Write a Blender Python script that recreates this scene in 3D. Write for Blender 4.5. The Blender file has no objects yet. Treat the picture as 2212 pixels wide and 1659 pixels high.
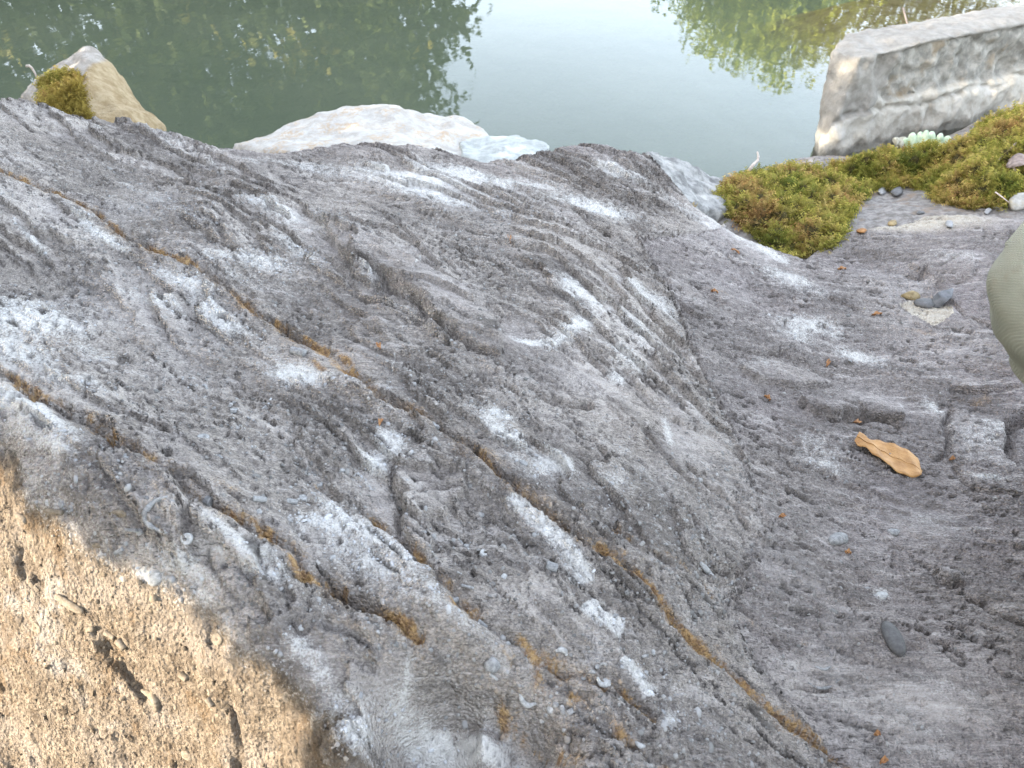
import bpy, bmesh, math, random
import numpy as np
from mathutils import Vector, Matrix, Quaternion

random.seed(7)
rng = np.random.default_rng(11)
scene = bpy.context.scene
COL = scene.collection
R = math.radians

# ------------------------------------------------------------------ camera
PITCH = 40.0
CAM_Z = 1.15                       # metres above the pond
FPX = 1671.0                       # focal length in photo units (photo 2212 wide)
cam_d = bpy.data.cameras.new('camera')
cam = bpy.data.objects.new('camera', cam_d)
COL.objects.link(cam)
cam.location = (0, 0, CAM_Z)
cam.rotation_euler = (R(90 - PITCH), 0, 0)
cam_d.sensor_width = 36
cam_d.lens = 36 * FPX / 2212
cam_d.clip_start = 0.02
cam_d.clip_end = 600
cam_d.dof.use_dof = True
cam_d.dof.focus_distance = 1.05
cam_d.dof.aperture_fstop = cam_d.lens / 1.8
scene.camera = cam

# ------------------------------------------------------------------ sky, sun, exposure
SUN_TRAVEL = (0.90, 0.44)          # horizontal direction the light travels
SUN_EL = 20.0
world = bpy.data.worlds.new('World')
scene.world = world
world.use_nodes = True
wn = world.node_tree
for n in list(wn.nodes):
    wn.nodes.remove(n)
sky = wn.nodes.new('ShaderNodeTexSky')
sky.sky_type = 'NISHITA'
sky.sun_disc = False
sky.sun_elevation = R(SUN_EL)
sky.sun_rotation = math.atan2(-SUN_TRAVEL[0], -SUN_TRAVEL[1])
sky.air_density = 1.0
sky.dust_density = 3.0
sky.ozone_density = 1.0
hsv = wn.nodes.new('ShaderNodeHueSaturation')
hsv.inputs['Saturation'].default_value = 0.56
bg = wn.nodes.new('ShaderNodeBackground')
bg.inputs['Strength'].default_value = 0.15
wo = wn.nodes.new('ShaderNodeOutputWorld')
wn.links.new(sky.outputs[0], hsv.inputs['Color'])
wn.links.new(hsv.outputs[0], bg.inputs[0])
wn.links.new(bg.outputs[0], wo.inputs[0])
sun_d = bpy.data.lights.new('sun', 'SUN')
sun_d.energy = 2.0
sun_d.angle = R(0.5)
sun_d.color = (1.0, 0.90, 0.76)
sun = bpy.data.objects.new('sun', sun_d)
COL.objects.link(sun)
sun.rotation_euler = Vector((SUN_TRAVEL[0] * math.cos(R(SUN_EL)), SUN_TRAVEL[1] * math.cos(R(SUN_EL)),
                             -math.sin(R(SUN_EL)))).to_track_quat('-Z', 'Y').to_euler()
vs = scene.view_settings
vs.view_transform = 'Standard'
vs.look = 'None'
vs.gamma = 1
vs.use_curve_mapping = False
vs.exposure = 3.36

# ------------------------------------------------------------------ helpers: space
CP, SP = math.cos(R(PITCH)), math.sin(R(PITCH))
def ray(u, v):
    x = (u - 1106.0) / FPX
    up = (829.5 - v) / FPX
    return np.array([x, CP + up * SP, -SP + up * CP])
def at(u, v, z):
    d = ray(u, v)
    s = (z - CAM_Z) / d[2]
    return np.array([d[0] * s, d[1] * s, z])
def aty(u, v, y):
    d = ray(u, v)
    s = y / d[1]
    return np.array([d[0] * s, y, CAM_Z + d[2] * s])

# ------------------------------------------------------------------ helpers: noise
def _h(ix, iy, iz, seed):
    h = (ix * 374761393 + iy * 668265263 + iz * 1274126177 + seed * 1013904223) & 0xffffffff
    h = ((h ^ (h >> 13)) * 1274126177) & 0xffffffff
    h = ((h ^ (h >> 15)) * 668265263) & 0xffffffff
    return h ^ (h >> 16)
def pn(x, y, seed=0):
    """2-D gradient noise, about -0.7 .. 0.7"""
    ix = np.floor(x).astype(np.int64); iy = np.floor(y).astype(np.int64)
    fx = x - ix; fy = y - iy
    ux = fx * fx * fx * (fx * (fx * 6 - 15) + 10); uy = fy * fy * fy * (fy * (fy * 6 - 15) + 10)
    def g(a, b):
        an = _h(ix + a, iy + b, 0, seed) * (2 * math.pi / 4294967296.0)
        return np.cos(an) * (fx - a) + np.sin(an) * (fy - b)
    n0 = g(0, 0); n1 = g(1, 0); n2 = g(0, 1); n3 = g(1, 1)
    a = n0 + ux * (n1 - n0); b = n2 + ux * (n3 - n2)
    return a + uy * (b - a)
def fbm(x, y, o=4, seed=0, gain=0.5):
    t = 0; a = 1.0
    for k in range(o):
        t = t + a * pn(x * 2 ** k + 17.3 * k, y * 2 ** k - 9.1 * k, seed + k)
        a *= gain
    return t
def vn3(p, seed=0):
    i = np.floor(p).astype(np.int64); f = p - i
    u = f * f * (3 - 2 * f)
    t = 0
    for a in (0, 1):
        for b in (0, 1):
            for c in (0, 1):
                w = (u[:, 0] if a else 1 - u[:, 0]) * (u[:, 1] if b else 1 - u[:, 1]) * (u[:, 2] if c else 1 - u[:, 2])
                t = t + w * _h(i[:, 0] + a, i[:, 1] + b, i[:, 2] + c, seed) / 4294967296.0
    return t * 2 - 1
def fbm3(p, o=4, seed=0, gain=0.5):
    t = 0; a = 1.0
    for k in range(o):
        t = t + a * vn3(p * 2 ** k + 13.7 * k, seed + k)
        a *= gain
    return t
def worley(x, y, seed=0):
    ix = np.floor(x).astype(np.int64); iy = np.floor(y).astype(np.int64)
    d1 = np.full(x.shape, 9.0); d2 = np.full(x.shape, 9.0); idc = np.zeros(x.shape)
    for a in (-1, 0, 1):
        for b in (-1, 0, 1):
            h = _h(ix + a, iy + b, 0, seed)
            px = ix + a + (h & 0xffff) / 65536.0
            py = iy + b + ((h >> 16) & 0xffff) / 65536.0
            d = np.hypot(x - px, y - py)
            m = d < d1
            d2 = np.where(m, d1, np.minimum(d2, d))
            idc = np.where(m, (h % 1009) / 1009.0, idc)
            d1 = np.where(m, d, d1)
    return d1, d2, idc
def sstep(a, b, x):
    t = np.clip((x - a) / (b - a), 0, 1)
    return t * t * (3 - 2 * t)
class TPS:
    def __init__(s, pts, reg=1e-4):
        p = np.array(pts, float); s.c = p[:, :2]
        n = len(p)
        K = s.k(np.linalg.norm(s.c[:, None] - s.c[None], axis=2)) + reg * np.eye(n)
        Q = np.hstack([np.ones((n, 1)), s.c])
        A = np.block([[K, Q], [Q.T, np.zeros((3, 3))]])
        s.w = np.linalg.solve(A, np.concatenate([p[:, 2], np.zeros(3)]))
    def k(s, r):
        return np.where(r > 1e-9, r * r * np.log(np.maximum(r, 1e-9)), 0.0)
    def __call__(s, x, y):
        x = np.asarray(x, float); y = np.asarray(y, float)
        q = np.stack([x.ravel(), y.ravel()], 1)
        n = len(s.c)
        out = s.w[n] + q @ s.w[n + 1:]
        for i in range(n):
            out += s.w[i] * s.k(np.hypot(q[:, 0] - s.c[i, 0], q[:, 1] - s.c[i, 1]))
        return out.reshape(x.shape)

# ------------------------------------------------------------------ helpers: objects
def link(o, parent=None):
    COL.objects.link(o)
    if parent is not None:
        o.parent = parent
    return o
def tag(o, label=None, cat=None, group=None, kind=None):
    if label: o['label'] = label
    if cat: o['category'] = cat
    if group: o['group'] = group
    if kind: o['kind'] = kind
    return o
def empty(name, loc=(0, 0, 0)):
    o = bpy.data.objects.new(name, None)
    o.location = loc
    o.empty_display_size = 0.05
    return link(o)
def mesh_np(name, verts, faces, mat=None, parent=None, smooth=True, attrs=None, mats=None, midx=None):
    """verts Nx3; faces Mx3 or Mx4 array"""
    verts = np.asarray(verts, np.float32); faces = np.asarray(faces, np.int32)
    me = bpy.data.meshes.new(name)
    nv, (nf, k) = len(verts), faces.shape
    me.vertices.add(nv); me.vertices.foreach_set('co', verts.ravel())
    me.loops.add(nf * k); me.loops.foreach_set('vertex_index', faces.ravel())
    me.polygons.add(nf)
    me.polygons.foreach_set('loop_start', np.arange(0, nf * k, k, dtype=np.int32))
    me.polygons.foreach_set('loop_total', np.full(nf, k, np.int32))
    if smooth:
        me.polygons.foreach_set('use_smooth', np.ones(nf, bool))
    for m in (mats or ([mat] if mat else [])):
        me.materials.append(m)
    if midx is not None:
        me.polygons.foreach_set('material_index', np.asarray(midx, np.int32))
    me.update(calc_edges=True)
    me.validate()
    for an, arr in (attrs or {}).items():
        a = me.attributes.new(an, 'FLOAT_COLOR', 'POINT')
        c = np.ones((nv, 4), np.float32); c[:, :arr.shape[1]] = arr
        a.data.foreach_set('color', c.ravel())
    return link(bpy.data.objects.new(name, me), parent)
def bm_obj(name, bm, mat, parent=None, smooth=True):
    me = bpy.data.meshes.new(name)
    bm.to_mesh(me); bm.free()
    if mat: me.materials.append(mat)
    if smooth:
        me.polygons.foreach_set('use_smooth', np.ones(len(me.polygons), bool))
    return link(bpy.data.objects.new(name, me), parent)
def tube_arrays(path, radii, seg=8):
    """closed tapered tube along a path -> verts, quad faces (caps as fans of degenerate quads)"""
    path = np.asarray(path, float); n = len(path)
    V = []
    t0 = None
    for i in range(n):
        t = path[min(i + 1, n - 1)] - path[max(i - 1, 0)]
        t = t / (np.linalg.norm(t) + 1e-12)
        if t0 is None:
            a = np.cross(t, [0, 0, 1.0])
            if np.linalg.norm(a) < 1e-3: a = np.cross(t, [1.0, 0, 0])
        else:
            a = a - t * (a @ t)
        a = a / np.linalg.norm(a); b = np.cross(t, a); t0 = t
        for k in range(seg):
            an = 2 * math.pi * k / seg
            V.append(path[i] + radii[i] * (math.cos(an) * a + math.sin(an) * b))
    F = []
    for i in range(n - 1):
        for k in range(seg):
            F.append((i * seg + k, i * seg + (k + 1) % seg, (i + 1) * seg + (k + 1) % seg, (i + 1) * seg + k))
    V.append(path[0]); V.append(path[-1])
    c0, c1 = n * seg, n * seg + 1
    T = []
    for k in range(seg):
        T.append((c0, (k + 1) % seg, k))
        T.append((c1, (n - 1) * seg + k, (n - 1) * seg + (k + 1) % seg))
    return V, F, T
def tubes_obj(name, items, mat, parent=None, seg=8):
    me = bpy.data.meshes.new(name)
    V = []; F = []
    for path, radii in items:
        v, f, t = tube_arrays(path, radii, seg)
        o = len(V)
        V += [tuple(p) for p in v]
        F += [tuple(i + o for i in q) for q in f] + [tuple(i + o for i in q) for q in t]
    me.from_pydata(V, [], F)
    me.materials.append(mat)
    me.polygons.foreach_set('use_smooth', np.ones(len(me.polygons), bool))
    return link(bpy.data.objects.new(name, me), parent)

# ------------------------------------------------------------------ helpers: materials
class NT:
    def __init__(s, name, rough=0.9, spec=0.25):
        s.m = bpy.data.materials.new(name)
        s.m.use_nodes = True
        s.t = s.m.node_tree
        s.b = s.t.nodes['Principled BSDF']
        s.b.inputs['Roughness'].default_value = rough
        s.b.inputs['Specular IOR Level'].default_value = spec
        s.geo = s.t.nodes.new('ShaderNodeNewGeometry')
        s.pos = s.geo.outputs['Position']
    def N(s, k): return s.t.nodes.new(k)
    def L(s, a, b): s.t.links.new(a, b)
    def mapped(s, rot=(0, 0, 0), scale=(1, 1, 1)):
        m = s.N('ShaderNodeMapping'); m.vector_type = 'POINT'
        m.inputs['Rotation'].default_value = rot; m.inputs['Scale'].default_value = scale
        s.L(s.pos, m.inputs['Vector']); return m.outputs[0]
    def noise(s, scale, detail=4, rough=0.55, vec=None, dist=0):
        n = s.N('ShaderNodeTexNoise'); n.inputs['Scale'].default_value = scale
        n.inputs['Detail'].default_value = detail; n.inputs['Roughness'].default_value = rough
        n.inputs['Distortion'].default_value = dist
        s.L(vec or s.pos, n.inputs['Vector']); return n.outputs['Fac']
    def voro(s, scale, feat='F1', out='Distance', vec=None):
        n = s.N('ShaderNodeTexVoronoi'); n.feature = feat; n.inputs['Scale'].default_value = scale
        s.L(vec or s.pos, n.inputs['Vector']); return n.outputs[out]
    def ramp(s, fac, stops):
        n = s.N('ShaderNodeValToRGB'); e = n.color_ramp.elements
        while len(e) < len(stops): e.new(0.5)
        for i, (p, c) in enumerate(stops):
            e[i].position = p
            e[i].color = (c, c, c, 1) if isinstance(c, (int, float)) else (*c, 1)
        s.L(fac, n.inputs['Fac']); return n.outputs['Color']
    def mix(s, fac, a, b, blend='MIX'):
        n = s.N('ShaderNodeMix'); n.data_type = 'RGBA'; n.blend_type = blend; n.clamp_factor = True
        for k, v in ((0, fac), (6, a), (7, b)):
            if isinstance(v, (int, float)): n.inputs[k].default_value = v
            elif isinstance(v, tuple): n.inputs[k].default_value = (*v, 1)
            else: s.L(v, n.inputs[k])
        return n.outputs[2]
    def math(s, op, a, b=0.0, c=0.0, clamp=False):
        n = s.N('ShaderNodeMath'); n.operation = op; n.use_clamp = clamp
        for k, v in ((0, a), (1, b), (2, c)):
            if isinstance(v, (int, float)): n.inputs[k].default_value = v
            else: s.L(v, n.inputs[k])
        return n.outputs[0]
    def step(s, a, b, x):
        n = s.N('ShaderNodeMapRange'); n.interpolation_type = 'SMOOTHSTEP'
        n.inputs['From Min'].default_value = a; n.inputs['From Max'].default_value = b
        s.L(x, n.inputs['Value']); return n.outputs['Result']
    def attr(s, name):
        n = s.N('ShaderNodeAttribute'); n.attribute_name = name
        sp = s.N('ShaderNodeSeparateColor'); s.L(n.outputs['Color'], sp.inputs[0])
        return n.outputs['Color'], sp.outputs
    def bump(s, height, dist, strength=1.0, prev=None):
        n = s.N('ShaderNodeBump'); n.inputs['Distance'].default_value = dist
        n.inputs['Strength'].default_value = strength
        s.L(height, n.inputs['Height'])
        if prev is not None: s.L(prev, n.inputs['Normal'])
        return n.outputs[0]
    def done(s, color=None, normal=None):
        if color is not None:
            if isinstance(color, tuple): s.b.inputs['Base Color'].default_value = (*color, 1)
            else: s.L(color, s.b.inputs['Base Color'])
        if normal is not None: s.L(normal, s.b.inputs['Normal'])
        return s.m
def speckled(name, c1, c2, scale=60, bump=0.002, bscale=200, rough=0.9, c3=None, spec=0.25):
    t = NT(name, rough, spec)
    col = t.mix(t.step(0.35, 0.65, t.noise(scale, 6, 0.65)), c1, c2)
    if c3: col = t.mix(t.step(0.52, 0.68, t.noise(scale * 0.35, 5, 0.6)), col, c3)
    return t.done(col, t.bump(t.noise(bscale, 5, 0.65), bump) if bump else None)

# ---- the slab's stone
def slab_material():
    t = NT('slab_limestone', 0.88, 0.2)
    _, a = t.attr('stain'); _, b = t.attr('stain2')
    white, rust, smooth = a[0], a[1], a[2]
    _, e3 = t.attr('shade_tone')
    tan, purple, cream = b[0], b[1], b[2]
    bed = t.mapped(rot=(0, 0, R(41)), scale=(14, 55, 30))
    n_big = t.noise(9, 4, 0.6)
    n_mid = t.noise(70, 6, 0.7)
    n_bed = t.noise(1.0, 5, 0.7, vec=bed)
    n_fin = t.noise(420, 3, 0.6)
    base = t.mix(t.step(0.3, 0.7, n_mid), (0.260, 0.226, 0.194), (0.444, 0.389, 0.334))
    base = t.mix(t.math('MULTIPLY', t.step(0.42, 0.68, n_bed), 0.55), base, (0.520, 0.458, 0.397))
    base = t.mix(t.math('MULTIPLY', t.step(0.5, 0.7, n_big), 0.35), base, (0.254, 0.210, 0.170))
    base = t.mix(t.math('MULTIPLY', purple, 0.8), base,
                 t.mix(t.step(0.3, 0.72, n_mid), (0.174, 0.147, 0.144), (0.303, 0.258, 0.250)))
    base = t.mix(t.math('MULTIPLY', smooth, 0.8), base,
                 t.mix(t.step(0.25, 0.75, n_mid), (0.334, 0.302, 0.278), (0.485, 0.435, 0.397)))
    # crinoid sand: pale grains in a dark lime-mud matrix, drawn out along the bedding
    gm = t.mapped(rot=(0, 0, R(41)), scale=(150, 240, 200))
    gd = t.voro(1.0, 'F1', 'Distance', vec=gm)
    gid = t.N('ShaderNodeSeparateColor'); t.L(t.voro(1.0, 'F1', 'Color', vec=gm), gid.inputs[0])
    gpale = t.math('MULTIPLY', t.step(.62, .25, gd), t.math('ADD', .25, t.math('MULTIPLY', gid.outputs[0], .75)))
    gfac = t.math('MULTIPLY', e3[2], t.math('SUBTRACT', 1.0, t.math('MULTIPLY', smooth, .85)))
    grainc = t.mix(gpale, (0.144, 0.125, 0.106), (0.428, 0.378, 0.328))
    base = t.mix(t.math('MULTIPLY', gfac, .45), base, grainc)
    gm2 = t.mapped(rot=(0, 0, R(38)), scale=(330, 620, 400))
    gd2 = t.voro(1.0, 'F1', 'Distance', vec=gm2)
    base = t.mix(t.math('MULTIPLY', t.step(.40, .75, gd2), .45), base, (0.087, 0.075, 0.065))
    base = t.mix(t.math('MULTIPLY', t.step(.5, .95, e3[1]), .7), base, (0.531, 0.472, 0.416))
    base = t.mix(t.math('MULTIPLY', t.step(.5, .08, e3[1]), .7), base, (0.133, 0.114, 0.098))
    st1 = t.noise(1.0, 5, .68, vec=t.mapped(rot=(0, 0, R(41)), scale=(7, 62, 40)), dist=.5)
    base = t.mix(t.math('MULTIPLY', t.step(.53, .66, st1), .62), base, (0.132, 0.116, 0.105))
    base = t.mix(t.math('MULTIPLY', t.step(.47, .34, st1), .50), base, (0.528, 0.480, 0.438))
    blot = t.noise(3.6, 4, .6)  # broad mottling painted in for large-scale occlusion
    base = t.mix(t.math('MULTIPLY', t.step(.52, .66, blot), .38), base, (0.138, 0.119, 0.108))
    base = t.mix(t.math('MULTIPLY', t.step(.47, .34, blot), .30), base, (0.484, 0.441, 0.407))
    # hairline laminae, dark and pale, along the bedding
    pat = t.step(.42, .58, t.noise(6, 3, .6))
    lam = t.noise(1.0, 3, .6, vec=t.mapped(rot=(0, 0, R(40)), scale=(55, 430, 300)), dist=.3)
    base = t.mix(t.math('MULTIPLY', t.step(.575, .64, lam), t.math('MULTIPLY', t.math('ADD', .35, t.math('MULTIPLY', pat, .45)), t.math('SUBTRACT', 1.0, t.math('MULTIPLY', smooth, .9)))), base, (0.077, 0.067, 0.060))
    base = t.mix(t.math('MULTIPLY', t.step(.40, .33, lam), .40), base, (0.517, 0.472, 0.428))
    # facet in warm ochre stone
    ochre = t.mix(t.step(0.3, 0.7, n_mid), (0.072, 0.052, 0.034), (0.225, 0.178, 0.128))
    ochre = t.mix(t.math('MULTIPLY', t.step(0.48, 0.66, t.noise(11, 5, 0.6)), 0.65), ochre, (0.22, 0.185, 0.15))
    ochre = t.mix(t.math('MULTIPLY', t.step(.52, .64, t.noise(16, 6, .7)), .6), ochre, (0.115, 0.072, 0.036))
    ochre = t.mix(t.math('MULTIPLY', t.step(.60, .70, t.noise(7, 5, .65)), .5), ochre, (0.30, 0.275, 0.245))
    base = t.mix(t.step(0.25, 0.75, t.math('ADD', tan, t.math('MULTIPLY', t.math('SUBTRACT', n_mid, 0.5), 0.7))), base, ochre)
    # frosted white crusts, and the ridge's sunlit rim painted pale
    wv = t.math('ADD', white, t.math('MULTIPLY', t.math('SUBTRACT', n_mid, 0.5), 0.9))
    wv = t.math('ADD', wv, t.math('MULTIPLY', t.math('SUBTRACT', n_fin, 0.5), 1.2))
    wv = t.math('ADD', wv, t.math('MULTIPLY', t.math('SUBTRACT', n_bed, 0.5), 0.6))
    wm = t.step(0.25, 1.0, wv)
    base = t.mix(t.math('MULTIPLY', wm, 0.90), base, (0.655, 0.625, 0.575))
    # rust seams
    rv = t.step(0.25, 0.85, t.math('ADD', t.math('ADD', rust, t.math('MULTIPLY', t.math('SUBTRACT', n_mid, 0.5), .9)), t.math('MULTIPLY', t.math('SUBTRACT', n_fin, 0.5), .9)))
    rc = t.mix(t.step(0.35, 0.65, t.noise(110, 5, 0.7)), (0.175, 0.085, 0.032), (0.47, 0.285, 0.10))
    base = t.mix(t.math('MULTIPLY', rv, 0.8), base, rc)
    base = t.mix(t.step(0.3, 0.6, t.math('ADD', cream, t.math('MULTIPLY', t.math('SUBTRACT', n_fin, 0.5), 0.3))), base,
                 t.mix(t.step(0.3, 0.7, n_mid), (0.40, 0.34, 0.26), (0.56, 0.50, 0.41)))
    base = t.mix(t.math('MULTIPLY', e3[0], .80), base, (0.053, 0.045, 0.038))  # shade in pits and cracks, painted dark
    # tiny pale and dark specks
    base = t.mix(t.math('MULTIPLY', t.step(0.62, 0.72, n_fin), 0.3), base, (0.420, 0.400, 0.375))
    base = t.mix(t.math('MULTIPLY', t.step(0.64, 0.74, t.noise(300, 2, 0.5)), 0.45), base, (0.063, 0.055, 0.050))
    g = t.math('MULTIPLY', t.voro(260, 'SMOOTH_F1'), -1.0)
    hgt = t.math('ADD', t.math('MULTIPLY', g, t.math('SUBTRACT', 1.15, smooth)), t.math('MULTIPLY', n_fin, 0.7))
    hgt = t.math('ADD', hgt, t.math('MULTIPLY', n_mid, 0.8))
    return t.done(base, t.bump(hgt, 0.006))
M_SLAB = slab_material()

# ================================================================== THE SLAB
NX, NY = 890, 745
Y0, Y1, KK = -0.45, 2.35, 1.15
def y_of(r): return Y0 + (np.exp(KK * r) - 1) / (math.exp(KK) - 1) * (Y1 - Y0)
def r_of(y): return np.log(1 + (y - Y0) / (Y1 - Y0) * (math.exp(KK) - 1)) / KK
def w_of(y): return 0.86 + 0.46 * np.maximum(y, -0.45)
OFFX = -0.05

ctrl = []
def C(u, v, z): ctrl.append(at(u, v, z))
# the sunny ridge and the facet below it
for u, v, z in ((33, 998, .535), (62, 1085, .53), (174, 1167, .53), (326, 1237, .525), (455, 1320, .515), (525, 1403, .505),
                (620, 1481, .495), (702, 1539, .487), (785, 1618, .478)): C(u, v, z)
for u, v, z in ((0, 1200, .46), (100, 1330, .43), (150, 1400, .405), (300, 1500, .385), (420, 1560, .385), (0, 1500, .30),
                (0, 1659, .22), (250, 1659, .285), (450, 1659, .345), (620, 1640, .41)): C(u, v, z)
# upper surface
for u, v, z in ((0, 600, .515), (0, 400, .505), (0, 800, .53), (300, 500, .495), (500, 420, .455), (300, 900, .52), (640, 1050, .507), (700, 700, .47),
                (1106, 830, .448), (1000, 500, .425), (1250, 520, .385), (1300, 700, .41), (800, 900, .49),
                (1000, 1200, .485), (1200, 1400, .468), (1400, 1500, .425), (1000, 1450, .475), (700, 1300, .508), (850, 1450, .487),
                (1300, 1200, .438), (1450, 1250, .395), (1330, 950, .40), (1150, 1000, .455),
                (1450, 620, .33), (1510, 800, .325), (1600, 1000, .315), (1660, 1180, .315), (1540, 1330, .345), (1620, 1500, .355), (1500, 1659, .405),
                (1750, 1659, .325), (1700, 600, .235), (1900, 700, .215), (2150, 600, .225), (1750, 800, .255), (1900, 900, .24), (2150, 1000, .245),
                (1900, 1200, .26), (2150, 1300, .265), (1750, 1350, .285), (1900, 1500, .285), (2200, 1600, .29), (1800, 575, .205), (2000, 490, .19),
                (2200, 480, .20), (1100, 1659, .37), (980, 1659, .35), (880, 1659, .385), (1050, 1580, .445), (930, 1560, .43), (1250, 1640, .43)): C(u, v, z)
ctrl += [np.array(p) for p in ((-1.5, 1.05, .70), (-1.5, 1.6, .60), (-1.75, 1.3, .74), (-1.15, 1.0, .60), (-.95, .82, .565), (-.85, .55, .27), (-1.25, .70, .22),  # leading points: unseen slab hump, raised to shade the upper surface
                               (-1.7, .9, .30), (-1.0, .25, .0), (-.45, .1, .05), (0, 0, .30), (.4, 0, .29), (0, -.35, .25), (.8, .2, .28),
                               (1.2, .5, .26), (1.35, 1.2, .23), (-.5, -.35, -.1), (.8, -.4, .25))]
EDGE = [(-60, 190, .52), (0, 205, .505), (60, 214, .495), (160, 240, .475), (230, 255, .46), (340, 270, .445), (430, 295, .425), (470, 308, .415), (520, 312, .405),
        (560, 317, .40), (660, 314, .39), (780, 307, .385), (880, 309, .38), (950, 319, .372), (1040, 345, .36), (1100, 346, .355),
        (1160, 330, .352), (1220, 312, .35), (1300, 314, .34), (1400, 326, .325), (1440, 375, .30), (1490, 440, .265), (1600, 500, .235), (1740, 556, .205),
        (1830, 500, .19), (2000, 465, .185), (2212, 460, .19)]
edge_w = np.array([at(*e) for e in EDGE])
ctrl += [p for p in edge_w[::2]]
base_tps = TPS(ctrl, 2e-4)
EX = np.concatenate([[-2.5], edge_w[:, 0], [2.6]]); EY = np.concatenate([[2.0], edge_w[:, 1], [1.9]])
def yedge(x):
    return np.interp(x, EX, EY)
def drop(x, y):
    d = y - yedge(x)
    return -1.5 * 0.018 * np.log1p(np.exp(np.clip(d / 0.018, -40, 40)))
gr = np.linspace(0, 1, 110); gs = np.linspace(-1, 1, 140)
cy = y_of(gr)[:, None] * np.ones((1, 140)); cx = gs[None] * w_of(cy) + OFFX
cz = base_tps(cx, cy)
def base_z(x, y):
    r = min(max(float(r_of(max(y, Y0 + .001))) * 109, 0), 108.99); s_ = min(max(((x - OFFX) / float(w_of(y)) + 1) / 2 * 139, 0), 138.99)
    j, i = int(r), int(s_); fr, fs = r - j, s_ - i
    d = min(max((y - float(np.interp(x, EX, EY))) / 0.018, -40), 40)
    return (cz[j, i] * (1 - fs) + cz[j, i + 1] * fs) * (1 - fr) + (cz[j + 1, i] * (1 - fs) + cz[j + 1, i + 1] * fs) * fr - .027 * math.log1p(math.exp(d))
def hit(u, v, f):
    z = 0.35
    for _ in range(40):
        p = at(u, v, z)
        z = 0.55 * z + 0.45 * float(f(p[0], p[1]))
    return at(u, v, z)
def hitb(u, v): return hit(u, v, base_z)

rr = np.linspace(0, 1, NY); ss = np.linspace(-1, 1, NX)
def upsample(A):
    B = np.stack([np.interp(ss, gs, row) for row in A])
    return np.stack([np.interp(rr, gr, col) for col in B.T], 1)
GY = y_of(rr)[:, None] * np.ones((1, NX)); GX = ss[None] * w_of(GY) + OFFX
GZ = upsample(cz)
X, Y = GX, GY
# warped coordinates for ragged outlines
WX = X + 0.010 * fbm(X * 9, Y * 9, 3, 5) + 0.0035 * fbm(X * 60, Y * 60, 2, 6)
WY = Y + 0.010 * fbm(X * 9 + 40, Y * 9, 3, 7) + 0.0035 * fbm(X * 60 + 9, Y * 60, 2, 8)
GZ = GZ + drop(X, Y + 0.016 * fbm(X * 5, Y * 2, 3, 31))

def pl_dist(pts, width):
    """distance, signed side and parameter to a polyline given in photo units, near the line only"""
    w = np.array([hitb(*p)[:2] for p in pts])
    D = np.full(X.shape, 9.0); S = np.zeros(X.shape); T = np.zeros(X.shape)
    L = np.concatenate([[0], np.cumsum(np.hypot(*np.diff(w, axis=0).T))])
    for i in range(len(w) - 1):
        a, b = w[i], w[i + 1]
        m = (WX > min(a[0], b[0]) - width) & (WX < max(a[0], b[0]) + width) & (WY > min(a[1], b[1]) - width) & (WY < max(a[1], b[1]) + width)
        ix = np.nonzero(m)
        if not len(ix[0]): continue
        px = WX[ix] - a[0]; py = WY[ix] - a[1]; d = b - a; l2 = d @ d
        t = np.clip((px * d[0] + py * d[1]) / l2, 0, 1)
        dist = np.hypot(px - t * d[0], py - t * d[1])
        sg = np.sign(d[0] * py - d[1] * px)
        k = dist < D[ix]
        ii = (ix[0][k], ix[1][k])
        D[ii] = dist[k]; S[ii] = sg[k]; T[ii] = (L[i] + t[k] * (L[i + 1] - L[i])) / L[-1]
    return D, S, T
def poly_sd(pts):
    """signed distance (inside positive) to a polygon given in photo units"""
    w = np.array([hitb(*p)[:2] for p in pts])
    D = np.full(X.shape, 9.0); ins = np.zeros(X.shape, bool)
    n = len(w)
    lo = w.min(0) - 0.06; hi = w.max(0) + 0.06
    ix = np.nonzero((WX > lo[0]) & (WX < hi[0]) & (WY > lo[1]) & (WY < hi[1]))
    px, py = WX[ix], WY[ix]; dd = np.full(px.shape, 9.0); ii = np.zeros(px.shape, bool)
    for i in range(n):
        a, b = w[i], w[(i + 1) % n]; d = b - a
        t = np.clip(((px - a[0]) * d[0] + (py - a[1]) * d[1]) / (d @ d), 0, 1)
        dd = np.minimum(dd, np.hypot(px - a[0] - t * d[0], py - a[1] - t * d[1]))
        if abs(d[1]) > 1e-9:
            c = ((a[1] > py) != (b[1] > py)) & (px < d[0] * (py - a[1]) / d[1] + a[0])
            ii ^= c
    D[ix] = np.where(ii, dd, -dd)
    D[D == 9.0] = -9
    return D
def emax(T, lst, grow=1.0, k=1.0):
    for u, v, ru, rv, an, st in lst:
        ix, e = ellipse(u, v, ru * grow, rv * grow, an)
        T[ix] = np.maximum(T[ix], st * e * k)
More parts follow.
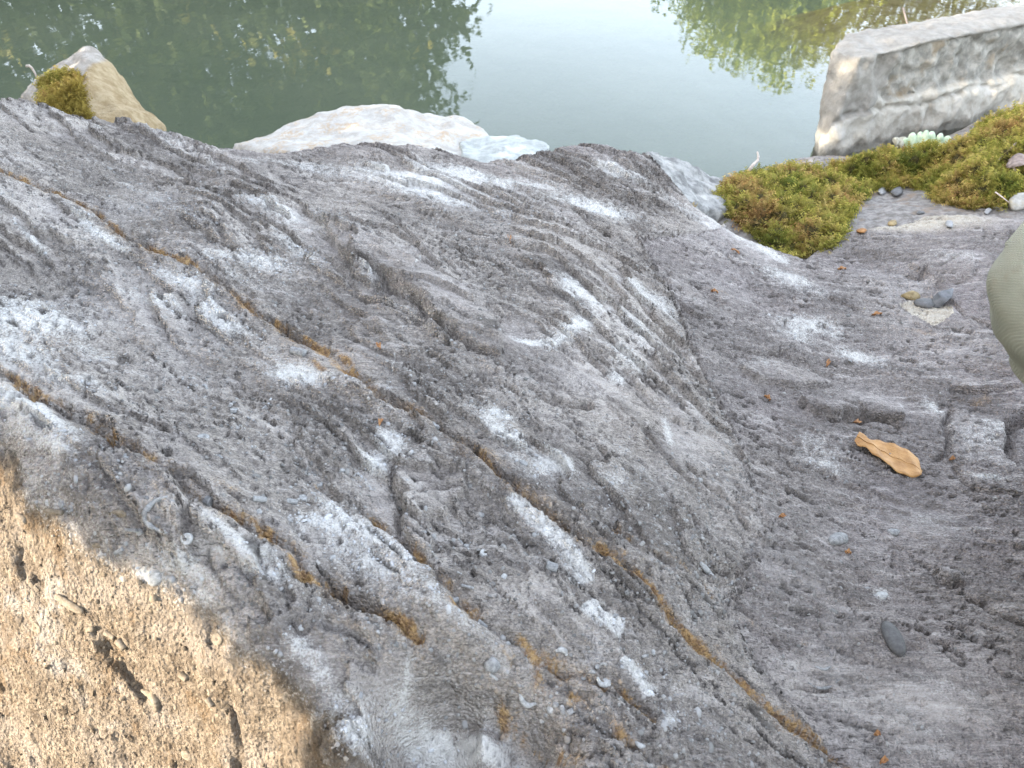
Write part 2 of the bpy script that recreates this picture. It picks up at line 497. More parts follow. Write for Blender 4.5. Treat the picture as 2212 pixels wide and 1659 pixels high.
def ellipse(u, v, ru, rv, ang=0):
    """soft falloff of an ellipse given in photo units, laid on the slab"""
    c, s = math.cos(R(ang)), math.sin(R(ang))
    o = hitb(u, v)[:2]
    e1 = hitb(u + ru * c, v + ru * s)[:2] - o; e2 = hitb(u - rv * s, v + rv * c)[:2] - o
    A = np.linalg.inv(np.stack([e1, e2], 1))
    hx = 2.1 * (abs(e1[0]) + abs(e2[0])); hy = 2.1 * (abs(e1[1]) + abs(e2[1]))
    j0, j1 = [int(np.clip(float(r_of(max(q, Y0 + .001))) * (NY - 1), 0, NY - 1)) for q in (o[1] - hy - .02, min(o[1] + hy + .02, Y1))]
    ws = sorted(((o[0] + sx * (hx + .02)) - OFFX) / float(w_of(max(o[1] + sy * hy, Y0))) for sx in (-1, 1) for sy in (-1, 1))
    i0, i1 = [int(np.clip((q + 1) / 2 * (NX - 1), 0, NX - 1)) for q in (ws[0], ws[-1])]
    ix = (slice(j0, j1 + 1), slice(i0, i1 + 1))
    wx, wy = WX[ix], WY[ix]
    a = A[0, 0] * (wx - o[0]) + A[0, 1] * (wy - o[1]); b = A[1, 0] * (wx - o[0]) + A[1, 1] * (wy - o[1])
    return ix, np.exp(-1.1 * (a * a + b * b))

# --- coordinates along / across the bedding
TH = R(-41)
AL = X * math.cos(TH) + Y * math.sin(TH); AC = -X * math.sin(TH) + Y * math.cos(TH)
AL2 = X * math.cos(R(-14)) + Y * math.sin(R(-14)); AC2 = -X * math.sin(R(-14)) + Y * math.cos(R(-14))
shelf = sstep(-.01, .01, poly_sd([(1380, 520), (1500, 760), (1570, 900), (1660, 1150), (1560, 1330), (1760, 1590), (1830, 1700), (2300, 1700), (2300, 440), (1800, 520), (1740, 560), (1560, 500)]))
shelf_s = np.maximum(shelf, ((X > 0.62) | ((X > .3) & (Y < .25))) * 1.0)
facet = sstep(-.012, .012, poly_sd([(-200, 870), (0, 985), (33, 998), (62, 1085), (174, 1167), (326, 1237), (455, 1320), (525, 1403), (620, 1481), (702, 1539), (785, 1618), (840, 1700), (700, 1900), (-300, 1900)]))
facet = np.maximum(facet, (((X < -.54) & (Y < .585 - .75 * (X + .54))) | ((X < -.14) & (Y < .34)) | ((X < -.02) & (Y < .1))) * 1.0)
AL = AL * (1 - shelf_s) + AL2 * shelf_s; AC = AC * (1 - shelf_s) + AC2 * shelf_s
ACw = AC + 0.022 * pn(AL * 1.8, AC * 2.2, 41) + 0.008 * pn(AL * 7, AC * 9, 42)

smooth = np.zeros(X.shape)
emax(smooth, ((960, 640, 140, 45, 38, .9), (1130, 740, 60, 40, 30, .9), (1250, 820, 120, 50, 22, .8), (1050, 1610, 190, 60, 8, .9), (690, 1450, 60, 110, -35, .7),
                             (830, 1480, 50, 60, -20, .6), (940, 1080, 60, 50, 10, .6), (830, 1110, 40, 40, 0, .7), (900, 400, 170, 20, 12, .7), (2030, 1500, 120, 80, 0, .8),
                             (1900, 880, 130, 45, 12, .6), (1790, 1165, 50, 25, 10, .7), (1990, 1110, 100, 40, 12, .6), (1560, 500, 130, 14, 30, .8), (560, 380, 120, 25, 12, .5),
                             (700, 520, 110, 25, 35, .5), (2070, 560, 70, 25, 8, .6), (1600, 1130, 90, 120, -30, .35), (800, 780, 90, 40, 20, .35), (1480, 960, 60, 60, 30, .4)))
smooth *= 1 - facet

# --- relief: bedding ridges, shingled ledges, flakes, grain
def ledges(g, t, w):
    """sharp risers and flat treads: what is left of a stack of layers of thickness t"""
    q = g / t; f = q - np.floor(q)
    return t * (sstep(0, w, f) - f)
lump = fbm(X * 3.6, Y * 3.6, 3, 51)
Z = GZ + 0.012 * lump
rid = 1 - np.abs(2 * pn(AL * 1.5, ACw * 8, 61))
Z += 0.0105 * (rid - 0.6) * (1 - 0.6 * facet)
rag = .0014 * fbm(AL * 60, AC * 110, 3, 64, .65)
brk = sstep(-.25, .2, pn(AL * 2.3, ACw * 5, 62)) * (1 - .75 * facet) * (1 - .78 * shelf_s)
G1 = ACw * .26 + .036 * fbm(AL * 2.0, ACw * 6.5, 5, 63, .52) + rag
Z += brk * ledges(G1, .0170, .06)
G2 = ACw * .24 + .018 * fbm(AL * 7, ACw * 19, 4, 65) + rag
brk2 = sstep(-.2, .2, pn(AL * 5, ACw * 10, 67)) * (1 - .75 * facet) * (1 - .5 * smooth) * (1 - .35 * shelf_s)
Z += brk2 * ledges(G2, .0062, .08)
Z += .8 * sstep(-.1, .3, pn(AL * 12, ACw * 22, 68)) * (1 - facet) * (1 - .85 * smooth) * ledges(ACw * .30 + .010 * fbm(AL * 18, ACw * 50, 3, 66) + .5 * rag, .0030, .2)
fine = fbm(AL * 34, ACw * 85, 4, 71, 0.66)
Z += 0.0029 * fine * (1 - 0.75 * smooth) * (1 - .4 * facet)
med = fbm(X * 17, Y * 17, 5, 75, 0.55)
Z += (0.0022 + .0085 * facet) * med * (1 - 0.5 * smooth)
grainy = np.clip(sstep(-.2, .35, pn(X * 4, Y * 4, 81) + .12) * (1 - smooth) + facet, 0, 1.2)
d1, d2, idc = worley(AL * 125 + 1.5 * pn(X * 40, Y * 40, 82), AC * 185 + 1.5 * pn(X * 40, Y * 40, 83), 84)
grain = np.sqrt(np.clip(1 - (d1 / 0.62) ** 2, 0, 1)) * (0.3 + 0.9 * idc)
Z += 0.0032 * grain * grainy * (1 - 0.45 * shelf_s) * (1 + .6 * facet)
d1b, d2b, idb = worley(X * 70, Y * 70, 85)
blob = np.sqrt(np.clip(1 - (d1b / (0.2 + .3 * idb)) ** 2, 0, 1)) * (idb > .86)
Z += 0.0036 * blob * (0.35 + .4 * facet) * (1 - smooth)
pit = sstep(.25, .65, fbm(X * 30 + 7, Y * 30, 4, 88, .65)) * facet
Z -= 0.008 * pit
hol = sstep(.30, .55, pn(AL * 9, AC * 26, 89) + .16 * fine) * (1 - facet) * (1 - smooth)
Z -= 0.0055 * hol
# thin wandering cracks
crk = np.abs(pn(AL * 4 + .5 * pn(X * 20, Y * 20, 91), ACw * 13, 92) + .05 * fine)
cm = sstep(.02, .35, pn(AL * 4 + 9, AC * 7, 93)) * (1 - .6 * facet)
Z -= 0.008 * (1 - sstep(0, .022, crk)) * cm
crk2 = np.abs(pn(AL * 14, ACw * 34 + .4 * pn(X * 50, Y * 50, 94), 95) + .07 * fine)
Z -= 0.0045 * (1 - sstep(0, .05, crk2)) * sstep(.0, .3, pn(AL * 8 + 3, AC * 12, 96)) * (1 - facet)
# short pits between the flakes, their shade also painted dark
dsh = pn(AL * 38 + 2 * pn(X * 30, Y * 30, 101), ACw * 115, 102)
pit_shade = sstep(.22, .42, dsh) * sstep(-.25, .25, pn(X * 7, Y * 7, 103)) * (1 - .85 * smooth) * (1 - .5 * facet)
Z -= 0.0050 * pit_shade
dsh2 = pn(AL * 80, ACw * 200, 104)
Z -= 0.0022 * sstep(.12, .4, dsh2) * (1 - .9 * smooth)
pit_shade = np.clip(pit_shade + (1 - sstep(0, .02, crk)) * cm * .8, 0, 1)  # cracks join the painted shade
# --- raised plates of stone
for pts, h, e in (
        ([(690, 480), (770, 505), (870, 560), (960, 610), (1030, 665), (1075, 700), (1092, 735), (1085, 778), (1050, 770), (1000, 742), (930, 700), (880, 660), (820, 615), (740, 560)], .011, .003),
        ([(800, 590), (860, 625), (905, 668), (935, 705), (900, 715), (850, 680), (810, 640)], -.010, .004),
        ([(870, 1010), (930, 1000), (1000, 1030), (1010, 1080), (960, 1130), (905, 1140), (885, 1120), (862, 1085), (862, 1050)], .012, .004),
        ([(866, 1120), (900, 1140), (930, 1180), (930, 1215), (895, 1200), (872, 1160)], .012, .004),
        ([(1720, 870), (1790, 850), (1880, 855), (1945, 880), (1950, 915), (1890, 908), (1830, 920), (1760, 905)], .016, .006),
        ([(1590, 800), (1680, 795), (1770, 815), (1800, 838), (1740, 842), (1640, 830)], .012, .005),
        ([(2060, 890), (2160, 905), (2180, 950), (2150, 1000), (2080, 1010), (2040, 960)], .002, .008),
        ([(2020, 1225), (2080, 1235), (2070, 1262), (2030, 1262)], .009, .004),
        ([(1960, 575), (2020, 545), (2090, 560), (2100, 590), (2040, 610)], .010, .007),
        ([(1450, 590), (1520, 640), (1540, 700), (1500, 690), (1440, 640)], .008, .006),
        ([(1940, 668), (1975, 690), (2025, 708), (2060, 660), (2045, 640), (1990, 632), (1955, 640)], -.006, .003),
        ([(2170, 905), (2212, 895), (2260, 920), (2260, 1010), (2195, 1005), (2180, 960)], -.016, .008),
        ([(860, 1575), (930, 1548), (1010, 1548), (1100, 1572), (1185, 1620), (1250, 1720), (820, 1720)], -.014, .010)):
    sdp = poly_sd(pts)
    Z += h * sstep(-.5 * e, .5 * e, sdp + .0015 * fine)
    smooth = np.maximum(smooth, (.35 if h > 0 else 0) * sstep(0, .01, sdp))

# --- grooves: rusty seams, cracks
rust = np.zeros(X.shape)
RN = .34 + 1.0 * sstep(-.40, .50, fbm(AL * 22, AC * 60, 4, 107, .75))
SEAM_A = [(-60, 345), (0, 372), (90, 410), (190, 452), (270, 510), (350, 550), (420, 585), (480, 622), (560, 690), (650, 740), (740, 790), (820, 868), (940, 920), (1050, 1012), (1130, 1085),
          (1200, 1140), (1270, 1185), (1330, 1212), (1390, 1260), (1425, 1300), (1450, 1350), (1500, 1392), (1570, 1440), (1650, 1510), (1740, 1590), (1830, 1665)]
SEAM_B = [(-60, 775), (0, 806), (60, 850), (110, 885), (180, 915), (250, 952), (320, 990), (380, 1030), (420, 1065), (460, 1095), (520, 1128), (565, 1155), (625, 1190), (650, 1240), (690, 1265), (760, 1300), (850, 1342), (900, 1390)]
SEAM_C = [(700, 1070), (760, 1100), (810, 1135), (870, 1170), (930, 1215), (970, 1262), (985, 1300), (1040, 1335), (1110, 1375), (1190, 1420), (1250, 1450), (1340, 1500), (1420, 1550)]
SEAM_D = [(1180, 1465), (1230, 1510), (1290, 1545), (1350, 1600), (1420, 1640), (1460, 1680)]
SEAM_E = [(1100, 1560), (1160, 1600), (1230, 1650)]
SEAM_F = [(1300, 1140), (1360, 1175), (1430, 1210), (1500, 1260), (1530, 1300)]
SEAM_G = [(980, 1290), (1060, 1350), (1110, 1410), (1180, 1470)]
for pts, wd, dp, rs, rw in ((SEAM_A, .0045, .016, .96, .0105), (SEAM_B, .004, .016, .9, .0095), (SEAM_C, .0038, .014, .66, .009), (SEAM_D, .006, .004, .6, .009),
                            (SEAM_E, .008, .005, .7, .012), (SEAM_F, .005, .002, .4, .010), (SEAM_G, .006, .004, .5, .016)):
    D, S, T = pl_dist(pts, .07)
    var = .45 + .9 * (pn(T * 17, T * 0 + .5, int(dp * 1e4) + 3) + .35)
    Z -= dp * np.exp(-(D / wd) ** 2) * np.clip(var, .35, 1.3)
    Z += 0.006 * np.exp(-((D - .022) / .015) ** 2) * (S < 0)
    rust = np.maximum(rust, rs * np.exp(-(D / rw) ** 2) * np.clip(.55 + 1.3 * (pn(T * 13, T * 0 + 3.3, int(wd * 1e4)) + .25), .38, 1.25) * RN)
    rust = np.maximum(rust, .42 * rs * np.exp(-(D / (3.2 * rw)) ** 2) * (.8 + pn(AL * 20, AC * 40, 106)))
emax(rust, ((520, 660, 45, 14, 45, .9), (740, 800, 60, 16, 40, .6), (690, 800, 30, 8, 30, .9), (900, 905, 40, 10, 35, .7), (1310, 1200, 30, 10, 30, .9), (1440, 1330, 20, 40, -30, .8),
                             (1520, 1400, 30, 10, 40, .7), (1640, 1500, 30, 9, 40, .7), (1760, 1590, 35, 12, 40, .5), (30, 820, 30, 9, 38, .9), (130, 890, 30, 9, 30, .6), (560, 1160, 40, 10, 35, .7), (510, 1115, 40, 12, 20, .5),
                             (500, 1060, 60, 14, 20, .4), (60, 395, 20, 7, 30, .8), (180, 460, 30, 8, 30, .6), (1340, 1580, 40, 14, 40, .6), (1090, 1350, 50, 20, 30, .35), (1380, 1110, 40, 15, 20, .3), (1620, 1350, 50, 14, 40, .35), (2000, 720, 90, 8, 12, .4),
                             (1850, 1090, 90, 10, 20, .3), (2150, 1170, 70, 10, 15, .35), (1740, 1390, 14, 20, 0, .4), (2120, 865, 30, 10, 0, .5), (1560, 635, 60, 6, 20, .4)))
CRACKS = [([(655, 478), (740, 545), (815, 600), (870, 650), (930, 705), (985, 742), (1050, 772), (1090, 780)], .0045, .016),
          ([(862, 1025), (862, 1075), (872, 1110), (866, 1140), (885, 1185), (935, 1222)], .004, .014),
          ([(905, 1090), (950, 1075), (1000, 1065)], .004, .008),
          ([(700, 1268), (735, 1290), (790, 1300), (850, 1345)], .005, .014), ([(690, 1345), (740, 1362), (790, 1395)], .004, .010),
          ([(1745, 885), (1790, 912), (1850, 905), (1900, 912), (1950, 935)], .005, .018),
          ([(1810, 905), (1850, 912), (1870, 905)], .010, .018),
          ([(2050, 640), (2090, 680), (2150, 715), (2185, 722)], .003, .009), ([(2085, 1285), (2130, 1310), (2180, 1332), (2260, 1365)], .004, .010),
          ([(2025, 1232), (2035, 1262), (2062, 1265), (2095, 1250)], .004, .010), ([(2060, 880), (2040, 930), (2050, 985), (2010, 1005)], .004, .012),
          ([(2060, 1012), (2085, 1050), (2140, 1065), (2212, 1075)], .004, .010), ([(2190, 1000), (2176, 960), (2185, 915), (2250, 880)], .008, .02),
          ([(840, 1670), (850, 1610), (895, 1560), (960, 1540), (1040, 1545), (1110, 1570)], .010, .018),
          ([(1270, 1290), (1270, 1340), (1275, 1400)], .002, .0), ([(1290, 870), (1240, 880), (1180, 865), (1130, 830)], .004, .010),
          ([(1160, 865), (1220, 870), (1290, 885)], .006, .012), ([(1720, 1480), (1760, 1490), (1800, 1480)], .003, .006),
          ([(1285, 640), (1310, 672), (1350, 690)], .004, .008), ([(1200, 420), (1270, 480), (1330, 510)], .004, .008),
          ([(478, 1505), (498, 1530), (510, 1560), (516, 1600), (508, 1640), (512, 1700)], .0042, .020),
          ([(205, 1370), (250, 1395), (300, 1440), (330, 1470)], .008, .016), ([(28, 1160), (50, 1200), (80, 1240)], .008, .015),
          ([(1500, 1230), (1545, 1250), (1600, 1240)], .004, .01), ([(1430, 1085), (1480, 1105), (1500, 1150), (1460, 1160)], .003, .006),
          ([(1560, 1290), (1640, 1350), (1700, 1420)], .003, .006), ([(1480, 1000), (1540, 1060), (1620, 1120)], .004, .010), ([(1380, 930), (1450, 1010), (1520, 1070)], .004, .009),
          ([(640, 520), (700, 560), (760, 620), (800, 670)], .004, .009), ([(760, 420), (850, 480), (930, 560)], .004, .006), ([(390, 470), (460, 530), (560, 560)], .004, .007),
          ([(1050, 560), (1130, 600), (1180, 660)], .003, .005), ([(1420, 700), (1470, 760), (1510, 830)], .006, .012), ([(1330, 600), (1400, 680), (1440, 720)], .005, .010),
          ([(1560, 750), (1620, 770), (1700, 762)], .004, .007), ([(1950, 590), (1990, 600), (2000, 580)], .004, .012), ([(1700, 640), (1790, 650), (1880, 690)], .003, .005),
          ([(2080, 800), (2150, 815), (2230, 810)], .005, .010), ([(2050, 840), (2120, 850), (2200, 838)], .005, .012)]
for pts, wd, dp in CRACKS:
    D, S, T = pl_dist(pts, .05)
    Z -= 1.4 * dp * np.exp(-(D / wd) ** 2) * np.clip(sstep(0, .1, T) * sstep(1, .9, T) + .1, 0, 1)
for u, v, ru, rv, dp in ((545, 1230, 22, 10, .02), (485, 1215, 14, 8, .012), (1890, 905, 40, 8, .012), (1530, 1225, 12, 10, .012), (1040, 440, 22, 8, .012), (280, 870, 16, 8, .008), (60, 870, 40, 20, .008), (1300, 500, 40, 12, .01),
                         (300, 1480, 10, 22, .008), (395, 1475, 22, 8, .008), (190, 1340, 50, 14, .014)):
    ix, e = ellipse(u, v, ru, rv, 15)
    Z[ix] -= dp * e

# --- colour masks of the stone, with the sunlit ridge rim painted in
white = np.zeros(X.shape)
emax(white, (
        (70, 690, 95, 42, 8, .85), (50, 755, 70, 26, 20, .8), (120, 815, 60, 22, 35, .6), (40, 880, 60, 22, 30, .8), (100, 925, 70, 20, 25, .7), (130, 980, 60, 12, 25, .6), (200, 760, 60, 14, 15, .5), (205, 850, 30, 16, 30, .6),
        (190, 490, 32, 9, 42, .95), (230, 520, 40, 6, 25, .9), (70, 520, 50, 10, 45, .7), (400, 625, 55, 15, 20, .75), (340, 655, 60, 12, 22, .7), (470, 565, 45, 14, 5, .7), (560, 570, 60, 14, 12, .65), (470, 690, 45, 20, 45, .8), (440, 660, 40, 16, 30, .6), (510, 605, 50, 16, 25, .6),
        (640, 820, 55, 18, 10, .9), (845, 985, 28, 26, -20, 1.0), (825, 1025, 26, 30, -20, .95), (560, 800, 30, 10, 15, .4),
        (850, 385, 150, 13, 10, .95), (900, 410, 120, 14, 14, .7), (1000, 385, 100, 13, 8, .85), (1110, 402, 50, 12, 8, .85), (700, 360, 140, 7, 6, .6), (1260, 445, 70, 10, 14, .9), (1310, 458, 30, 10, 20, .8), (1200, 440, 50, 7, 12, .6),
        (1330, 382, 60, 10, 14, .7), (1480, 455, 75, 9, 30, .6), (1590, 512, 80, 8, 30, .65), (1660, 548, 40, 7, 28, .9),
        (1240, 635, 40, 22, 50, .85), (1280, 660, 40, 22, 40, .8), (1245, 715, 50, 16, -25, .75), (1150, 748, 34, 5, 14, 1.0), (1212, 742, 26, 6, -42, 1.0), (1330, 700, 40, 25, 50, .5), (1390, 640, 55, 16, 35, .7), (1420, 660, 40, 14, 35, .6), (1370, 720, 50, 25, 50, .6), (1350, 780, 40, 25, 50, .5), (1330, 820, 20, 12, 30, .8), (1440, 930, 8, 30, -12, .7),
        (1075, 900, 28, 12, 25, .85), (1085, 945, 45, 14, 32, .9), (1060, 925, 30, 12, 60, .6), (1120, 1000, 40, 14, 40, .6), (1195, 1008, 36, 22, 15, .95), (1130, 965, 50, 12, 25, .6), (1330, 1055, 46, 30, 40, .55), (1270, 1010, 50, 14, 40, .5), (1240, 960, 40, 14, 30, .4),
        (690, 1140, 55, 13, 10, .85), (640, 1150, 20, 40, 0, .6), (780, 1150, 60, 13, 25, .85), (850, 1185, 50, 10, 35, .7), (770, 1220, 110, 45, 25, .42), (690, 1190, 60, 25, 20, .35),
        (490, 1160, 40, 14, 30, .7), (540, 1195, 60, 14, 32, .75), (570, 1235, 55, 12, 28, .7), (470, 1190, 30, 10, 30, .4), (400, 1225, 60, 18, 30, .6), (440, 1290, 30, 14, 40, .6),
        (680, 1440, 22, 70, -38, .55), (720, 1500, 30, 50, -35, .6), (640, 1400, 24, 40, -30, .6), (770, 1575, 30, 50, -38, .8), (760, 1540, 50, 16, 50, .6), (860, 1530, 8, 55, 20, .6),
        (1000, 1640, 110, 26, 6, 1.25), (930, 1605, 60, 24, -10, 1.0), (1100, 1620, 60, 20, 25, .6), (900, 1590, 40, 12, -30, .4),
        (1700, 605, 55, 15, 22, .75), (1680, 590, 30, 10, 30, .6), (1750, 705, 60, 20, 8, .75), (1720, 725, 40, 16, 20, .7), (1800, 720, 30, 14, 25, .6), (1850, 770, 50, 12, 18, .75), (1780, 640, 30, 8, 5, .5), (1640, 795, 50, 12, 5, .45), (1590, 730, 40, 20, 20, .3),
        (2110, 950, 60, 36, 15, .62), (2140, 920, 50, 16, 10, .6), (2020, 880, 26, 12, 40, .7), (1950, 880, 10, 9, 0, .9), (1780, 1000, 50, 35, 15, .5), (1750, 960, 26, 14, 20, .6), (1815, 1025, 30, 12, 10, .5), (2130, 1035, 40, 6, 5, .7),
        (2010, 1125, 110, 24, 12, .42), (1900, 1100, 50, 12, 10, .45), (2030, 1500, 110, 60, 0, .38), (2000, 1580, 70, 20, 10, .4), (1900, 1280, 20, 8, 0, .8), (1905, 1290, 14, 8, 0, .8), (2040, 1290, 70, 8, 15, .4), (2060, 570, 50, 9, 5, .5), (2020, 560, 24, 8, 20, .4), (1960, 600, 60, 8, 15, .35), (1690, 870, 30, 8, 10, .35),
        (300, 290, 30, 4, 15, .7), (60, 222, 50, 5, 8, .7), (240, 262, 20, 4, 10, .6), (420, 330, 50, 5, 12, .5), (560, 350, 90, 6, 6, .5), (980, 345, 60, 3, 5, .6), (300, 420, 60, 8, 25, .35), (620, 470, 60, 12, 30, .45), (650, 550, 50, 14, 35, .5), (800, 600, 20, 10, 30, .7), (560, 440, 30, 8, 20, .6), (380, 560, 30, 8, 30, .3), (1010, 1180, 30, 10, 30, .25), (820, 1290, 40, 12, 30, .3), (1450, 1550, 14, 18, 0, .7), (330, 1240, 20, 12, 20, 1.2)), 1.6, 1.0)
for pts, wd, st in (([(1090, 1085), (1140, 1120), (1190, 1160), (1230, 1205), (1258, 1262)], .013, .95), ([(1265, 1290), (1310, 1335), (1350, 1366)], .011, .95), ([(1345, 1418), (1380, 1460), (1412, 1510)], .010, .9),
                    ([(600, 1480), (640, 1540), (690, 1590), (720, 1659)], .008, .2), ([(326, 1240), (455, 1322), (525, 1405), (620, 1483), (702, 1541), (785, 1620)], .012, .34),  # ridge lines here and next: the sunlit rim painted pale
                    ([(35, 1000), (62, 1087), (174, 1168), (326, 1240)], .010, .25), ([(1400, 425), (1500, 462), (1600, 515), (1690, 556)], .010, .42)):
    D, S, T = pl_dist(pts, .05)
    white = np.maximum(white, st * np.exp(-(D / wd) ** 2) * sstep(0, .06, T) * sstep(1, .94, T))
def blur(A, k):
    for ax in (0, 1):
        c = np.cumsum(np.concatenate([np.repeat(np.take(A, [0], ax), k + 1, ax), A, np.repeat(np.take(A, [-1], ax), k, ax)], ax), ax)
        n_ = A.shape[ax]
        A = (np.take(c, np.arange(2 * k + 1, 2 * k + 1 + n_), ax) - np.take(c, np.arange(n_), ax)) / (2 * k + 1)
    return A
def hid(g, t, seed): return _h(np.floor(g / t).astype(np.int64), np.floor(AL * 2.2 + 2 * pn(AL * 3, ACw * 3, seed)).astype(np.int64), 0, seed) / 4294967296.0
tone = np.clip(.5 + .62 * (hid(G1, .0170, 5) - .5) * np.clip(brk * 1.3, 0, 1) + .55 * (hid(G2, .0062, 6) - .5) * brk2 + .25 * fbm(AL * 3, ACw * 8, 3, 109), 0, 1)
wear = np.clip((Z - blur(blur(Z, 9), 9)) / .007, 0, 1.3)      # rubbed high edges
white = white + (0.42 * fbm(AL * 4, ACw * 15, 4, 97) * (1 - .6 * shelf_s) - .02 + .05 * (1 - shelf_s) + .22 * wear * (.4 + pn(X * 4, Y * 4, 98))) * (1 - .7 * facet)
cream = sstep(-.002, .002, poly_sd([(1938, 655), (1960, 645), (2000, 640), (2058, 655), (2062, 668), (2030, 708), (2015, 700), (1985, 685)]))
cream = np.maximum(cream, .62 * np.exp(-((X - 1.05) / .3) ** 2 - ((Y - 1.80) / .10) ** 2))
purple = np.clip(shelf_s * (.8 + .4 * pn(X * 6, Y * 6, 98)) + .6 * np.exp(-((yedge(X) - Y) / .12) ** 2) * (X < .4) * (X > -.9), 0, 1)
tan = np.clip(facet + .35 * facet * pn(X * 10, Y * 10, 99), 0, 1)
# outer skirt so that the slab is a solid block from the sides
sk = np.ones(X.shape, bool); sk[2:-2, 2:-2] = False
Z = np.where(sk, -0.40, Z)
verts = np.stack([X, Y, Z], 2).reshape(-1, 3)
idx = np.arange(NX * NY).reshape(NY, NX)
faces = np.stack([idx[:-1, :-1], idx[:-1, 1:], idx[1:, 1:], idx[1:, :-1]], 2).reshape(-1, 4)
slab = empty('rock_slab', (0, 0, 0))
tag(slab, 'huge grey fossil-filled slab with rusty diagonal seams and white crusts, filling most of the picture', 'rock')
mesh_np('stone', verts, faces, M_SLAB, slab, True, {
    'stain': np.stack([white, rust, smooth], 2).reshape(-1, 3), 'stain2': np.stack([tan, purple, cream], 2).reshape(-1, 3), 'shade_tone': np.stack([pit_shade, tone, grainy], 2).reshape(-1, 3)})
def slab_z(x, y):
    r = float(r_of(y)) * (NY - 1); s = ((x - OFFX) / float(w_of(y)) + 1) / 2 * (NX - 1)
    j = int(min(max(r, 0), NY - 2)); i = int(min(max(s, 0), NX - 2)); fr = r - j; fs = s - i
    return (Z[j, i] * (1 - fs) + Z[j, i + 1] * fs) * (1 - fr) + (Z[j + 1, i] * (1 - fs) + Z[j + 1, i + 1] * fs) * fr
def slab_n(x, y, e=0.012):
    n = Vector((slab_z(x - e, y) - slab_z(x + e, y), slab_z(x, y - e) - slab_z(x, y + e), 2 * e))
    return n.normalized()
def hits(u, v): return hit(u, v, slab_z)

# ================================================================== GROUND AND WATER
def ground_material():
    t = NT('pond_ground', 0.95, 0.1)
    c, a = t.attr('bed')
    n = t.noise(9, 5, 0.6)
    soil = t.mix(t.step(.35, .65, n), (0.09, 0.075, 0.05), (0.16, 0.135, 0.09))
    murk = t.mix(t.step(.3, .7, t.noise(1.2, 3, 0.5)), (0.155, 0.178, 0.122), (0.178, 0.198, 0.138))
    shoal = t.mix(t.step(.35, .65, t.noise(7, 6, 0.65)), (0.19, 0.14, 0.07), (0.29, 0.225, 0.115))
    grass = t.mix(t.step(.35, .65, t.noise(3, 5, 0.6)), (0.05, 0.08, 0.025), (0.10, 0.13, 0.04))
    col = t.mix(a[0], soil, murk)
    col = t.mix(a[1], col, shoal)
    col = t.mix(a[2], col, grass)
    return t.done(col, t.bump(n, 0.03))
g1 = np.concatenate([-np.geomspace(150, 8, 16), np.linspace(-7.6, 7.6, 130), np.geomspace(8, 150, 16)])
gyv = np.concatenate([-np.geomspace(150, 3, 18), np.linspace(-2.8, 10.5, 110), np.geomspace(11, 200, 24)])
QX, QY = np.meshgrid(g1, gyv)
bank_d = np.maximum(np.maximum(np.abs(QX + .5) - 9, QY - 8.8), 0.9 - QY)
bank_d = bank_d + .8 * fbm(QX * .35, QY * .35, 3, 201)
QZ = -0.38 + 0.95 * sstep(-.6, 2.2, bank_d) + 0.02 * np.maximum(bank_d - 2, 0) + .05 * fbm(QX * .8, QY * .8, 3, 203)
added_hill_a = -(QX * SUN_TRAVEL[0] + QY * SUN_TRAVEL[1])  # unseen rise added behind left to block the low horizon glow
QZ = QZ + np.minimum(.25 * np.maximum(added_hill_a - 3.2, 0), 14) * (1 + .15 * fbm(QX * .15, QY * .15, 3, 205)) * sstep(-.3, .6, bank_d)
sh = np.exp(-((QX - 3.0) / 1.5) ** 4 - ((QY - 4.5) / 1.0) ** 4)
QZ = QZ + 0.30 * np.clip(sh * 1.25, 0, 1) * (QZ < .1)
under = sstep(.05, -.15, QZ - .30 * sh)
qi = np.arange(QX.size).reshape(QX.shape)
ground = mesh_np('ground', np.stack([QX, QY, QZ], 2).reshape(-1, 3),
                 np.stack([qi[:-1, :-1], qi[:-1, 1:], qi[1:, 1:], qi[1:, :-1]], 2).reshape(-1, 4), ground_material(), None, True,
                 {'bed': np.stack([under, sstep(.25, .75, sh), sstep(1.6, 3, bank_d)], 2).reshape(-1, 3)})
tag(ground, kind='structure')

def water_material():
    t = NT('pond_water')
    out = t.t.nodes['Material Output']
    t.t.nodes.remove(t.b)
    w1 = t.noise(7, 2, 0.5, vec=t.mapped(scale=(1.0, .6, 1)))
    w2 = t.noise(45, 2, 0.5)
    bn = t.bump(t.math('ADD', w1, t.math('MULTIPLY', w2, 0.05)), 0.002, 0.5)
    fr = t.N('ShaderNodeFresnel'); fr.inputs['IOR'].default_value = 1.34
    t.L(bn, fr.inputs['Normal'])
    tr = t.N('ShaderNodeBsdfTransparent'); tr.inputs[0].default_value = (0.93, 0.95, 0.92, 1)
    gl = t.N('ShaderNodeBsdfGlossy'); gl.inputs['Roughness'].default_value = 0.012
    t.L(bn, gl.inputs['Normal'])
    mx = t.N('ShaderNodeMixShader')
    t.L(fr.outputs[0], mx.inputs[0]); t.L(tr.outputs[0], mx.inputs[1]); t.L(gl.outputs[0], mx.inputs[2])
    t.L(mx.outputs[0], out.inputs['Surface'])
    return t.m
water = mesh_np('pond_water', [(-14, -.2, 0), (14, -.2, 0), (14, 14, 0), (-14, 14, 0)], [(0, 1, 2, 3)], water_material(), None, False)
tag(water, kind='structure')

